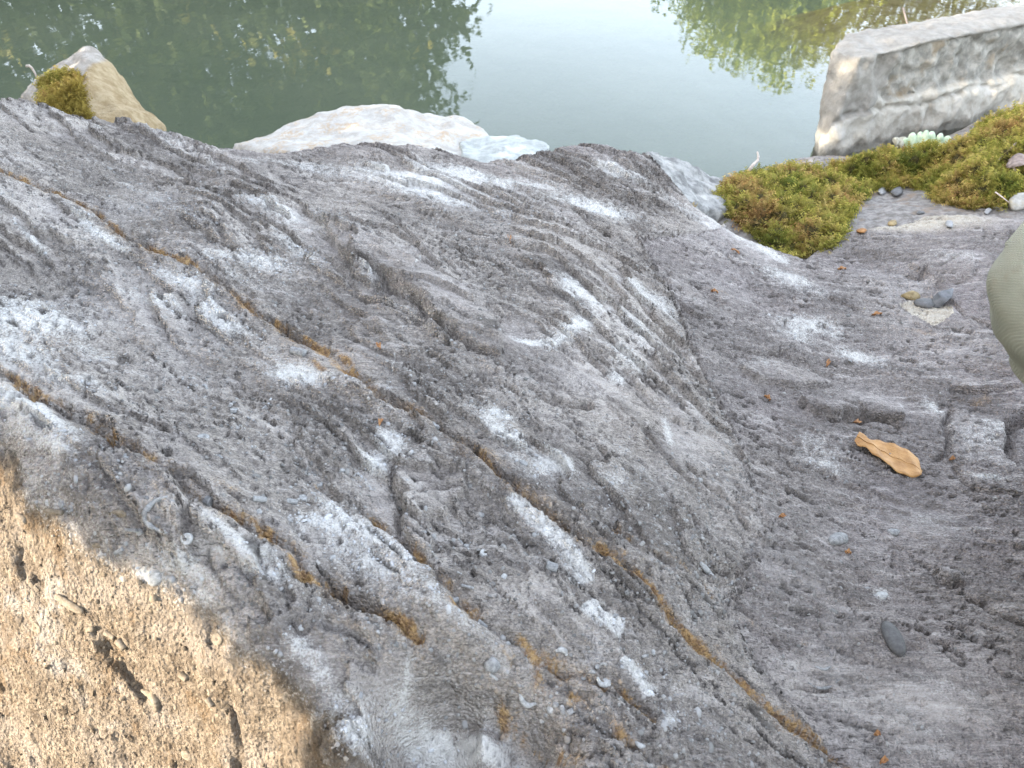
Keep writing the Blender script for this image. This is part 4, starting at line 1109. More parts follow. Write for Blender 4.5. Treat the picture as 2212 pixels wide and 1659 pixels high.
# a leafy shrub, unseen, added to keep the low sun off the slab
sdir = np.array(SUN_TRAVEL) / np.hypot(*SUN_TRAVEL); sperp = np.array([-sdir[1], sdir[0]]); TE = math.tan(R(SUN_EL))
A0 = -2.2
def shade_bottom(c):
    return np.interp(c, [-3.6, 0, .22, .30, .345, .40, .45, .57, .64, .72, .80, .88, 1.1, 1.6, 2.2, 3.2, 5],
                     [.7, .7, .9, 1.15, 1.262, 1.276, 1.283, 1.280, 1.268, 1.256, 1.240, 1.205, 1.14, 1.02, .8, .3, .2])
n = 90000
da = -rng.random(n) * .8; cc = rng.uniform(-3.6, 4.6, n); fb_ = rng.random(n) ** 1.25
bot = shade_bottom(cc) - da * TE + .045
n2 = 26000
da = np.concatenate([da, -rng.random(n2) * .6]); cc = np.concatenate([cc, rng.uniform(-.3, 1.7, n2)]); fb_ = np.concatenate([fb_, rng.random(n2) ** 1.6 * .24])
bot = shade_bottom(cc) - da * TE + .045; n += n2
top = 4.3 + .5 * pn(cc * 1.3, cc * 0 + 2, 9)
hh = bot + fb_ * np.maximum(top - bot, .05)
pxy = (A0 + da)[:, None] * sdir + cc[:, None] * sperp
sx0 = (A0 - .45) * sdir + 3.2 * sperp
shrub = empty('added_shade_shrub', (sx0[0], sx0[1], -.1)); tag(shrub, 'tall leafy shrub added out of view left of the slab to shade the grey stone', 'shrub')
leaves_mesh('foliage', np.concatenate([pxy, hh[:, None]], 1) - np.array([sx0[0], sx0[1], -.1]), rng.uniform(.05, .08, n), M_LMID, shrub, .3)
st = []
for k in range(9):
    c_ = -3.3 + 7.6 * k / 8
    e = (A0 - .4) * sdir + c_ * sperp
    base = np.array([0, 0, -.2]); m_ = np.array([(e[0] - sx0[0]) * .06, (e[1] - sx0[1]) * .06, 1.1]); m2_ = np.array([(e[0] - sx0[0]) * .5, (e[1] - sx0[1]) * .5, 2.5]); tp = np.array([e[0] - sx0[0], e[1] - sx0[1], 3.8])
    st.append(([base, m_, m2_, tp], [.05, .042, .03, .01]))
tubes_obj('stem', st, M_BARK, shrub, 6)

# ================================================================== SMALL THINGS ON THE STONE
def surface_frame(u, v, ru, rv, ang, f=hitl):
    c, s = math.cos(R(ang)), math.sin(R(ang))
    o = f(u, v)
    nrm = np.array(land_n(o[0], o[1], .02)[:])
    d1 = ray(u + ru * c, v + ru * s); d2 = ray(u - rv * s, v + rv * c)
    cam0 = np.array([0, 0, CAM_Z])
    def pl(d):
        k = ((o - cam0) @ nrm) / (d @ nrm)
        return cam0 + d * k - o
    return o, nrm, pl(d1), pl(d2)
def pebble(name, label, cat, u, v, ru, rv, ang, thick, mat, seed, angular=0.0, group=None, lift=.45, res=3):
    o, n, e1, e2 = surface_frame(u, v, ru, rv, ang)
    bm = bmesh.new(); bmesh.ops.create_icosphere(bm, subdivisions=res, radius=1)
    P = np.array([w.co[:] for w in bm.verts])
    if angular:
        r2 = np.random.default_rng(seed)
        pl = r2.normal(size=(9, 3)); pl /= np.linalg.norm(pl, axis=1, keepdims=True)
        for q in pl:
            d = P @ q; lim = r2.uniform(.55, .85)
            P = P - np.maximum(d - lim, 0)[:, None] * q * angular
    P = P * (1 + .10 * fbm3(P * 1.6 + seed, 3, seed))[:, None]
    W = P[:, 0:1] * e1 + P[:, 1:2] * e2 + (P[:, 2:3] + lift) * n * thick
    for w, p in zip(bm.verts, W): w.co = p
    bmesh.ops.recalc_face_normals(bm, faces=bm.faces)
    ob = bm_obj(name, bm, mat); ob.location = o
    return tag(ob, label, cat, group)
M_DKST = speckled('dark_stone', (0.080, 0.076, 0.072), (0.125, 0.120, 0.115), 90, .001, 300, .6)
M_DKBL = speckled('blue_grey_stone', (0.075, 0.075, 0.076), (0.14, 0.14, 0.142), 60, .001, 250, .6)
M_BRST = speckled('brown_stone', (0.17, 0.12, 0.055), (0.30, 0.23, 0.12), 70, .002, 200, .8)
M_PALE = speckled('pale_stone', (0.27, 0.255, 0.225), (0.40, 0.38, 0.34), 60, .002, 200, .85, c3=(0.34, 0.29, 0.2))
M_GRST = speckled('grey_stone', (0.21, 0.205, 0.197), (0.31, 0.305, 0.295), 60, .001, 200, .85)
pebble('long_pebble', 'long smooth dark grey pebble lying on the lower right of the slab', 'pebble', 1929, 1385, 47, 19, 61, .010, M_DKST, 3, .25)
pebble('oval_stone', 'flat oval dark stone resting on the cream patch', 'stone', 1995, 658, 25, 10, 6, .009, M_DKST, 5, .5)
pebble('angular_stone', 'broken blue grey stone beside the flat oval one on the cream patch', 'stone', 2034, 650, 31, 17, -28, .020, M_DKBL, 8, 1.0)
pebble('brown_stone', 'small ochre stone behind the flat oval one on the cream patch', 'stone', 1966, 642, 22, 8, 6, .010, M_BRST, 10, .8)
pebble('pale_stone', 'rounded cream stone at the right edge under the moss', 'stone', 2197, 444, 24, 15, 0, .024, M_PALE, 12, .5, 'stones at the foot of the moss')
pebble('grey_chip', 'flat pale grey chip just left of the rounded cream stone', 'stone', 2149, 446, 16, 10, 10, .010, M_GRST, 14, 1.0, 'stones at the foot of the moss')
pebble('grey_chip', 'tiny grey chip below the flat pale grey chip', 'stone', 2134, 458, 9, 6, -20, .006, M_GRST, 16, 1.0, 'stones at the foot of the moss')
pebble('grey_chip', 'small round grey chip on the soil below the right moss mat', 'stone', 2051, 486, 10, 9, 30, .006, M_GRST, 18, .9, 'stones at the foot of the moss')
pebble('grey_chip', 'dark flat chip tucked under the rust brown part of the right moss mat', 'stone', 1938, 418, 17, 7, -15, .010, M_DKST, 20, .9, 'stones at the foot of the moss')
pebble('grey_chip', 'grey chip half hidden between the two moss mats', 'stone', 1905, 416, 10, 8, 0, .010, M_GRST, 22, .9, 'stones at the foot of the moss')
pebble('grey_chip', 'dark chip lying on the pale soil below the moss', 'stone', 1988, 462, 9, 4, 0, .006, M_DKST, 24, .9, 'stones at the foot of the moss')
pebble('cream_chip', 'tiny cream chip on the soil right against the right moss mat', 'stone', 1985, 404, 8, 5, 0, .006, M_PALE, 26, .9, 'stones at the foot of the moss')
pebble('seed_husk', 'orange brown seed husk on the soil below the moss', 'seed husk', 1927, 484, 12, 6, -8, .006, M_BRST, 28, .3)
pebble('seed_husk', 'thin reddish seed husk right of the hanging moss tip', 'seed husk', 1861, 500, 12, 4, -5, .005, speckled('red_husk', (0.20, 0.09, 0.03), (0.32, 0.16, 0.06), 90, .001), 30, .3)
pebble('brown_stone', 'little brown stone on the far left crest in front of the moss clump', 'stone', 121, 243, 12, 6, 8, .008, M_BRST, 32, .6)

# ---- the fallen leaf
def strip_leaf(name, label, cat, p0, p1, halfw, profile, bend, mat, thick=.0006, group=None, curl=0.0, n=26, m=9, lift=.004, seed=0):
    a = hitl(*p0); b = hitl(*p1)
    nr = np.array(land_n(*((a + b) / 2)[:2], .03)[:])
    ax = b - a; L = np.linalg.norm(ax); ax /= L
    side = np.cross(nr, ax); side /= np.linalg.norm(side); up = np.cross(ax, side)
    V = []
    for i in range(n):
        t = i / (n - 1)
        wl = np.interp(t, [q[0] for q in profile], [q[1] for q in profile]) * halfw
        wr = np.interp(t, [q[0] for q in profile], [q[2] for q in profile]) * halfw
        for j in range(m):
            s = j / (m - 1) * 2 - 1
            w = s * (wl if s < 0 else wr)
            h = lift + bend * math.sin(math.pi * t) + (.0018 if cat == 'leaf' and bend < .01 else .004) * abs(s) ** 2 * (1 if j % 2 else .9) * min(1, wl / halfw) + .0022 * math.sin(9 * t + 2.2 * s + seed) + .0012 * math.sin(31 * t + 5 * s)
            back = 0
            if curl and t < .16:
                k = (0.16 - t) / .16
                h += curl * k * k; back = .35 * curl * k * k
            V.append(ax * (t * L + back) + side * w + up * h)
    V = np.array(V)
    q = np.arange(n * m).reshape(n, m)
    F = np.stack([q[:-1, :-1], q[:-1, 1:], q[1:, 1:], q[1:, :-1]], 2).reshape(-1, 4)
    root = empty(name, a); tag(root, label, cat, group)
    o = mesh_np('blade', V, F, mat, root)
    md = o.modifiers.new('thickness', 'SOLIDIFY'); md.thickness = thick; md.offset = 0
    mid = V.reshape(n, m, 3)[:, m // 2] + up * .0006
    tubes_obj('midrib', [([*mid[:-1]], [*np.linspace(.0011, .0004, n - 1)])], mat, root, 5)
    return root
t = NT('dry_leaf', .6, .35)
lc = t.mix(t.step(.3, .7, t.noise(45, 5, .6)), (0.28, 0.135, 0.040), (0.43, 0.235, 0.085))
lc = t.mix(t.math('MULTIPLY', t.step(.58, .7, t.noise(28, 4, .6)), .6), lc, (0.28, 0.13, 0.04))
M_LEAF = t.done(lc, t.bump(t.noise(160, 4, .6), .0015))
strip_leaf('fallen_leaf', 'fallen tan leaf with a curled stem end on the right of the slab', 'leaf', (1845, 948), (1990, 1021), .030,
           [(0, .42, .40), (.08, .5, .45), (.16, .36, .46), (.22, .42, .48), (.3, .68, .70), (.42, .82, .78), (.5, .80, .86), (.65, 1, .84), (.8, .94, .9), (.9, .86, .72), (.96, .70, .25), (1, .42, .03)], .0012, M_LEAF, curl=.004, lift=.0035)
M_SCRAP = speckled('leaf_scrap', (0.26, 0.115, 0.045), (0.40, 0.21, 0.09), 150, .001, 300, .7)
for u, v, l, ang, lab in ((1100, 517, 9, 75, 'tiny orange leaf scrap above the raised stone plate near the middle of the slab'),
                          (1588, 545, 10, 35, 'tiny tan leaf scrap by the white streak left of the moss'),
                          (1543, 632, 8, 20, 'tiny orange scrap on the slope below the white streak'),
                          (1818, 583, 9, 0, 'tiny orange leaf scrap just below the hanging moss'),
                          (1893, 681, 11, -8, 'reddish leaf scrap left of the cream patch'),
                          (1786, 786, 8, 110, 'dark red leaf scrap between two white crusts on the shelf'),
                          (1655, 861, 8, 45, 'orange leaf scrap in the hollow left of the grey bulge'),
                          (1849, 915, 8, 0, 'orange leaf scrap in the crack under the grey bulge'),
                          (2055, 994, 6, -15, 'tiny orange leaf scrap right of the fallen leaf'),
                          (1831, 1196, 7, 20, 'tiny orange leaf scrap above the pale fossil bits on the shelf'),
                          (1688, 1117, 6, 0, 'tiny orange leaf scrap at the foot of the slope'),
                          (1895, 1589, 7, 10, 'tiny orange leaf scrap below the smooth pale patch'),
                          (1909, 1648, 9, -15, 'orange leaf scrap at the bottom edge of the picture'),
                          (817, 750, 7, 60, 'tiny brown scrap left of the raised plate end'),
                          (822, 915, 7, 120, 'tiny red scrap under the rusty seam in mid slab')):
    c_, s_ = math.cos(R(ang)), math.sin(R(ang))
    strip_leaf('leaf_scrap', lab, 'leaf scrap', (u - l * c_, v - l * s_), (u + l * c_, v + l * s_), .0032, [(0, .2, .3), (.3, 1, .8), (.7, .8, 1), (1, .1, .2)], .001, M_SCRAP, .0004, 'leaf scraps on the slab', n=7, m=3, lift=.002, seed=u)
# ---- twigs
M_TWIG = speckled('twig', (0.20, 0.14, 0.10), (0.36, 0.28, 0.22), 80, .001, 200)
M_PTWIG = speckled('pale_twig', (0.45, 0.36, 0.30), (0.62, 0.54, 0.47), 80, .001, 200)
def twig(label, pts, r, mat, group='dead twigs'):
    P = np.array(pts); o = P[0].copy()
    return tag(tubes_obj('twig', [(list(P - o), list(np.linspace(r, r * .45, len(P))))], mat, None, 6), label, 'twig', group), o
for label, pts, r, mat in (
        ('pale bent twig rising from the left end of the left moss mat', [aty(1618, 368, 2.22), aty(1626, 357, 2.23), aty(1637, 346, 2.24), aty(1638, 337, 2.25), aty(1636, 328, 2.25)], .006, M_PTWIG),
        ('short broken stick end poking out of the left moss mat', [aty(1573, 385, 2.14), aty(1590, 391, 2.13), aty(1612, 396, 2.12)], .013, M_TWIG),
        ('straight brown twig on the upper part of the right moss mat', [aty(2195, 310, 2.12), aty(2172, 330, 2.08), aty(2147, 354, 2.03)], .0035, M_TWIG),
        ('dark forked twig hanging over the right moss mat at the picture edge', [aty(2180, 345, 2.05), aty(2192, 368, 2.01), aty(2214, 398, 1.97)], .004, M_TWIG),
        ('thin stalk at the foot of the right moss mat', [aty(2150, 415, 1.87), aty(2164, 425, 1.85), aty(2178, 436, 1.83)], .002, M_PTWIG),
        ('thin curved stalk growing beside the pointed tan boulder', [aty(57, 143, 2.74), aty(63, 142, 2.74), aty(69, 147, 2.74), aty(75, 157, 2.74), aty(79, 168, 2.74), aty(80, 215, 2.74)], .005, M_PTWIG),
        ('pale dead reed lying in the shallow water behind the layered block', [aty(1960, -12, 4.5) * [1, 1, 0] + [0, 0, .02], aty(1994, 30, 3.9) * [1, 1, 0] + [0, 0, .004]], .006, M_TWIG),
        ('short dead reed standing in the shallows above the layered block', [aty(2014, 22, 3.95) * [1, 1, 0] + [0, 0, -.05], aty(2014, 22, 3.95) * [1, 1, 0] + [.01, .04, .10]], .005, M_TWIG)):
    o_, loc = twig(label, pts, r, mat); o_.location = loc
# a withered leaf among the twigs
strip_leaf('withered_leaf', 'withered grey brown leaf on the right moss mat at the picture edge', 'leaf', (2166, 398), (2225, 385), .035, [(0, .1, .1), (.3, .8, .7), (.6, 1, .8), (1, .1, .1)], .012,
           speckled('withered', (0.17, 0.13, 0.11), (0.29, 0.23, 0.20), 40, .003, 120), n=12, m=5, lift=.055)
# ---- pale succulent-like fern sprig
fern = empty('fern_sprig', aty(2000, 312, 2.36)); tag(fern, 'pale green sprig with rounded overlapping leaflets on top of the right moss mat', 'fern')
F0 = aty(2000, 312, 2.36)
t = NT('sprig_leaf', .5, .3)
M_FERN = t.done(t.mix(t.step(.3, .7, t.noise(60, 3, .5)), (0.36, 0.47, 0.30), (0.60, 0.68, 0.50)))
M_FERNB = speckled('sprig_dry', (0.33, 0.31, 0.24), (0.50, 0.47, 0.38), 90, .001)
for u, v, w, h, lean, mt in ((1973, 306, 9, 16, -.5, M_FERN), (1989, 304, 8, 16, -.4, M_FERN), (2001, 302, 8, 17, -.35, M_FERN), (2014, 303, 9, 16, -.45, M_FERN), (2032, 306, 8, 15, -.35, M_FERN), (2047, 309, 9, 13, -.3, M_FERN), (2063, 315, 9, 11, .1, M_FERN),
                             (1960, 310, 8, 10, -.6, M_FERN), (1946, 311, 8, 8, -.5, M_FERNB), (1937, 306, 7, 8, -.3, M_FERNB), (1950, 303, 8, 6, .4, M_FERNB)):
    y_ = 2.36 + random.uniform(-.02, .02)
    k = 2.36 / FPX * 1.15
    bm = bmesh.new(); bmesh.ops.create_uvsphere(bm, u_segments=12, v_segments=8, radius=1)
    c0 = aty(u, v, y_) - F0
    for w_ in bm.verts:
        p = w_.co.copy(); taper = 1 - .25 * max(0, -p.z)
        w_.co = Vector((c0[0] + p.x * w * k * taper + lean * p.z * h * k * .6, c0[1] + p.y * .006 + .25 * p.z * h * k + .008 * p.x * p.x, c0[2] + p.z * h * k * 1.05))
    bm_obj('leaflet', bm, mt, fern)
tubes_obj('stem', [([aty(1935, 318, 2.37) - F0, aty(2000, 318, 2.37) - F0, aty(2075, 325, 2.36) - F0], [.003, .004, .004])], M_FERNB, fern, 6)

# ================================================================== FOSSILS IN THE SLAB (parts of it)
def fossil_mat(name, c1, c2): return speckled(name, c1, c2, 220, .0008, 500, .85)
M_FOS = fossil_mat('fossil', (0.17, 0.166, 0.16), (0.31, 0.304, 0.29))
M_FOSP = fossil_mat('fossil_pale', (0.26, 0.255, 0.243), (0.42, 0.412, 0.39))
M_FOST = fossil_mat('fossil_tan', (0.12, 0.095, 0.065), (0.21, 0.17, 0.125))
def disc_fossil(u, v, r, mat, ring=True):
    o, n, e1, e2 = surface_frame(u, v, r, r, random.uniform(0, 90), hits)
    rad = (np.linalg.norm(e1) * np.linalg.norm(e2)) ** .5
    tilt = np.array([random.gauss(0, .18), random.gauss(0, .18), 0]); n = n + tilt; n /= np.linalg.norm(n)
    a = np.cross(n, [0.3, .9, .1]); a /= np.linalg.norm(a); b = np.cross(n, a)
    prof = [(1.0, -1.0), (1.03, .25), (.92, .42), (.75, .36), (.45, .40), (.28, .34), (.2, .1), (0, .05)] if ring else [(1, -1), (1, .3), (.85, .5), (.4, .62), (0, .66)]
    S = 14; V = []
    for q, (pr, ph_) in enumerate(prof[:-1]):
        for k in range(S):
            an = 2 * math.pi * k / S
            V.append(rad * pr * (math.cos(an) * a + math.sin(an) * b) * (1 + .05 * math.sin(3 * an + u)) + n * rad * ph_ * .55)
    V.append(n * rad * prof[-1][1] * .55)
    F = [(q * S + k, q * S + (k + 1) % S, (q + 1) * S + (k + 1) % S, (q + 1) * S + k) for q in range(len(prof) - 2) for k in range(S)]
    me = bpy.data.meshes.new('fossil_disc'); L = len(V) - 1
    me.from_pydata([tuple(p) for p in V], [], F + [((len(prof) - 2) * S + k, (len(prof) - 2) * S + (k + 1) % S, L) for k in range(S)])
    me.materials.append(mat); me.polygons.foreach_set('use_smooth', np.ones(len(me.polygons), bool))
    ob = link(bpy.data.objects.new('fossil_disc', me), slab); ob.location = o; return ob
def stem_fossil(u, v, l, r, ang, mat):
    o, n, e1, e2 = surface_frame(u, v, l, r, ang, hits)
    ax = e1 / np.linalg.norm(e1); L = np.linalg.norm(e1); rad = np.linalg.norm(e2)
    path = []; rr_ = []
    N_ = 17
    for k in range(N_):
        path.append(ax * L * (2 * k / (N_ - 1) - 1) + n * rad * .35); rr_.append(rad * (1.0 if k % 2 else .88))
    ob = tubes_obj('fossil_stem', [(path, rr_)], mat, slab, 10); ob.location = o; return ob
def shell_fossil(u, v, pts, wmm, mat, up=.0004):
    """a curved shell rim standing proud of the stone; pts are photo points along the rim"""
    P = [hits(*p) for p in pts]; o = P[0].copy()
    P = np.array([p + np.array([0, 0, up]) - o for p in P])
    t_ = np.linspace(0, 1, len(P)); tt_ = np.linspace(0, 1, len(P) * 4)
    Q = np.stack([np.interp(tt_, t_, P[:, i]) for i in range(3)], 1)
    for _ in range(3): Q[1:-1] = (Q[:-2] + 2 * Q[1:-1] + Q[2:]) / 4
    rad = wmm * np.sin(np.pi * np.clip(tt_ * .9 + .05, 0, 1)) ** .6 * (1 + .35 * pn(tt_ * 17, tt_ * 0 + u, 3))
    ob = tubes_obj('fossil_shell', [(list(Q), list(rad))], mat, slab, 8); ob.location = o; return ob
def lump_fossil(u, v, ru, rv, ang, mat, th=.5):
    o, n, e1, e2 = surface_frame(u, v, ru, rv, ang, hits)
    bm = bmesh.new(); bmesh.ops.create_icosphere(bm, subdivisions=2, radius=1)
    h_ = th * min(np.linalg.norm(e1), np.linalg.norm(e2))
    for w in bm.verts:
        p = np.array(w.co[:]); p = p * (1 + .16 * math.sin(3.1 * p[0] + u) * math.sin(2.7 * p[1] + v))
        w.co = p[0] * e1 + p[1] * e2 + (p[2] + .1) * n * h_
    bmesh.ops.recalc_face_normals(bm, faces=bm.faces)
    ob = bm_obj('fossil_lump', bm, mat, slab); ob.location = o; return ob
for u, v, r, m_ in ((403, 1164, 13, M_FOSP), (1047, 1195, 8, M_FOSP), (1008, 1178, 5, M_FOSP), (943, 917, 9, M_FOSP), (1131, 1000, 6, M_FOS), (470, 1380, 11, M_FOST), (620, 1505, 9, M_FOST), (80, 1356, 9, M_FOST), (104, 1086, 6, M_FOSP),
                    (1190, 1505, 5, M_FOS), (1260, 1465, 5, M_FOS), (1290, 1440, 5, M_FOS), (1040, 1112, 5, M_FOS), (222, 1244, 8, M_FOST), (600, 1520, 7, M_FOST), (500, 1440, 7, M_FOST), (375, 1525, 7, M_FOST), (450, 1495, 6, M_FOST), (1098, 1392, 6, M_FOS),
                    (1390, 1460, 5, M_FOS), (560, 1105, 6, M_FOS), (655, 1075, 7, M_FOS), (476, 986, 5, M_FOS), (690, 1045, 6, M_FOS), (740, 1015, 5, M_FOS), (505, 885, 5, M_FOS), (300, 1150, 6, M_FOS), (350, 1245, 7, M_FOS), (440, 945, 8, M_FOS), (275, 985, 6, M_FOS), (131, 1090, 7, M_FOS), (1225, 1600, 6, M_FOS), (1365, 1585, 5, M_FOS), (1345, 1440, 5, M_FOS), (930, 1405, 5, M_FOS), (1010, 1330, 5, M_FOS)):
    disc_fossil(u, v, r, m_, r > 5)
for u, v, l, r, ang, m_ in ((1190, 1227, 12, 8, 18, M_FOS), (645, 763, 15, 6, 14, M_FOS), (452, 1087, 6, 7, 20, M_FOS), (1066, 1461, 11, 3, 40, M_FOSP), (1410, 1410, 5, 3, 90, M_FOSP), (118, 1105, 18, 6, 10, M_FOST), (258, 1190, 10, 5, -30, M_FOS),
                            (985, 1297, 9, 5, -20, M_FOS), (1040, 1350, 12, 5, 40, M_FOS), (1010, 1268, 14, 3, 15, M_FOS), (560, 1080, 14, 5, 5, M_FOS), (630, 1085, 12, 5, 8, M_FOS), (285, 1145, 12, 4, 5, M_FOS), (400, 1460, 9, 5, 40, M_FOST), (455, 1515, 10, 4, 60, M_FOST), (265, 1390, 12, 5, 50, M_FOST), (240, 1370, 12, 5, 30, M_FOST), (50, 1118, 12, 5, 30, M_FOST)):
    stem_fossil(u, v, l, r, ang, m_)
for u, v, pts, w_, m_ in ((310, 1110, [(362, 1073), (345, 1078), (328, 1088), (316, 1102), (312, 1118), (322, 1135), (340, 1145), (360, 1152)], .0032, M_FOS),
                          (570, 880, [(583, 850), (586, 862), (580, 874), (566, 884)], .0016, M_FOSP), (440, 840, [(436, 834), (443, 832), (447, 840), (444, 852)], .0022, M_FOS),
                          (1310, 1473, [(1290, 1463), (1296, 1478), (1308, 1481), (1318, 1470)], .0028, M_FOSP), (1228, 1440, [(1200, 1408), (1212, 1402), (1222, 1408), (1224, 1418)], .003, M_FOSP),
                          (1160, 1520, [(1123, 1500), (1128, 1515), (1140, 1525), (1158, 1520)], .003, M_FOSP), (310, 1500, [(305, 1490), (322, 1498), (334, 1508), (340, 1525), (336, 1538)], .0042, M_FOST),
                          (1530, 1225, [(1512, 1215), (1522, 1226), (1532, 1240), (1542, 1248)], .004, M_FOSP), (1370, 1612, [(1372, 1602), (1382, 1612), (1394, 1612)], .0026, M_FOSP), (250, 1108, [(236, 1112), (250, 1106), (266, 1108), (274, 1114)], .003, M_FOST),
                          (1800, 1475, [(1745, 1475), (1768, 1488), (1790, 1486), (1812, 1470)], .002, M_FOS), (1280, 1478, [(1270, 1455), (1278, 1450), (1286, 1456)], .002, M_FOS), (1770, 1430, [(1760, 1440), (1780, 1448), (1795, 1440)], .002, M_FOS)):
    shell_fossil(u, v, pts, w_, m_)
for u, v, ru, rv, ang, m_ in ((1063, 1437, 17, 17, 0, M_FOS), (1089, 1246, 8, 7, 20, M_FOSP), (1189, 1533, 9, 9, 0, M_FOSP), (1200, 1522, 7, 7, 0, M_FOS), (1214, 1530, 6, 8, 0, M_FOS), (1232, 1537, 7, 8, 20, M_FOS), (1311, 1473, 8, 11, -30, M_FOSP), (1170, 1558, 6, 4, 30, M_FOSP), (1219, 1578, 6, 5, 0, M_FOSP),
                              (405, 1632, 16, 8, 40, M_FOST), (150, 1305, 42, 9, 33, M_FOST), (336, 1250, 16, 16, 0, M_FOSP), (262, 1112, 10, 7, 0, M_FOST), (1178, 1545, 5, 4, 0, M_FOS), (208, 1178, 12, 6, 10, M_FOST), (195, 1360, 9, 7, 0, M_FOST), (1905, 1288, 14, 9, 0, M_FOSP), (1810, 1165, 22, 14, 10, M_FOS), (1930, 1150, 0.1 + 14, 8, 0, M_FOS), (1330, 1330, 7, 5, 0, M_FOS)):
    lump_fossil(u, v, ru, rv, ang, m_)
# thousands of crinoid crumbs
def crumb(kind):
    V = []; S = 6; prof = [(.9, -.6), (.9, .32), (.7, .42), (0, .42)] if kind == 0 else [(.55, -.6), (.6, .9), (.45, 1.05), (0, 1.05)] if kind == 1 else [(1, -.6), (.95, .1), (.6, .5), (0, .62)]
    for pr, ph_ in prof[:-1]:
        for k in range(S):
            an = 2 * math.pi * k / S; V.append((pr * math.cos(an) * (1.5 if kind == 2 else 1), pr * math.sin(an), ph_))
    V.append((0, 0, prof[-1][1])); F = []
    for q in range(2):
        for k in range(S):
            a = q * S + k; b = q * S + (k + 1) % S
            F += [(a, b, b + S), (a, b + S, a + S)]
    F += [(2 * S + k, 2 * S + (k + 1) % S, 3 * S) for k in range(S)]
    if kind != 1:
        V = V[:S * 2] + [(0, 0, .5)]; F = F[:2 * S] + [(S + k, S + (k + 1) % S, 2 * S) for k in range(S)]
    return np.array(V, float), np.array(F)
def slab_grid(x, y):
    r = np.clip(r_of(y) * (NY - 1), 0, NY - 1.01); s = np.clip(((x - OFFX) / w_of(y) + 1) / 2 * (NX - 1), 0, NX - 1.01)
    return r.astype(int), s.astype(int)
NG = 13000
cand = 60000
ly = rng.uniform(.22, 1.5, cand) ** 1.0; ly = .22 + (ly - .22) ** 1.25; lx = rng.uniform(-1, 1, cand) * (.52 + .52 * ly)
j_, i_ = slab_grid(lx, ly)
dens = np.clip(grainy[j_, i_], 0, 1) * (1 - smooth[j_, i_]) * (1 - .75 * shelf_s[j_, i_]) * (.25 + 1.2 * np.clip(.5 + pn(lx * 6, ly * 6, 501), 0, 1)) * (1 - .45 * facet[j_, i_])
kp = rng.random(cand) < dens * .9
lx, ly, j_, i_ = lx[kp][:NG], ly[kp][:NG], j_[kp][:NG], i_[kp][:NG]
gx_ = np.gradient(GZ, axis=1) / np.gradient(GX, axis=1); gy_ = np.gradient(GZ, axis=0) / np.gradient(GY, axis=0)
nr = np.stack([-gx_[j_, i_], -gy_[j_, i_], np.ones(len(lx))], 1); nr /= np.linalg.norm(nr, axis=1, keepdims=True)
fr_j, fr_i = r_of(ly) * (NY - 1) - j_, ((lx - OFFX) / w_of(ly) + 1) / 2 * (NX - 1) - i_
lz = (Z[j_, i_] * (1 - fr_i) + Z[j_, i_ + 1] * fr_i) * (1 - fr_j) + (Z[j_ + 1, i_] * (1 - fr_i) + Z[j_ + 1, i_ + 1] * fr_i) * fr_j
sz = rng.lognormal(math.log(.0015), .38, len(lx)).clip(.0009, .0042)
g0 = rng.uniform(.12, .28, len(lx))[:, None] * np.array([1.05, 1, .92]); fc = facet[j_, i_][:, None]
g0 = g0 * (1 - fc) + fc * g0 * np.array([.80, .65, .48])
wv = np.clip(white[j_, i_] * 1.1 - .1, 0, .8)[:, None]; rv_ = np.clip(rust[j_, i_] * 1.2 - .2, 0, .8)[:, None]
g0 = g0 * (1 - wv) + wv * .55; g0 = g0 * (1 - rv_) + rv_ * np.array([.30, .17, .055])
t = NT('crumbs', .88, .2); c_, _ = t.attr('tint')
M_CRUMB = t.done(c_, t.bump(t.noise(500, 3, .6), .0006))
fg = scatter([crumb(0), crumb(1), crumb(2)], np.stack([lx, ly, lz - .0003], 1), nr, sz, g0, 'fossil_crumbs', M_CRUMB, slab, .55)
tag(fg, kind='stuff')

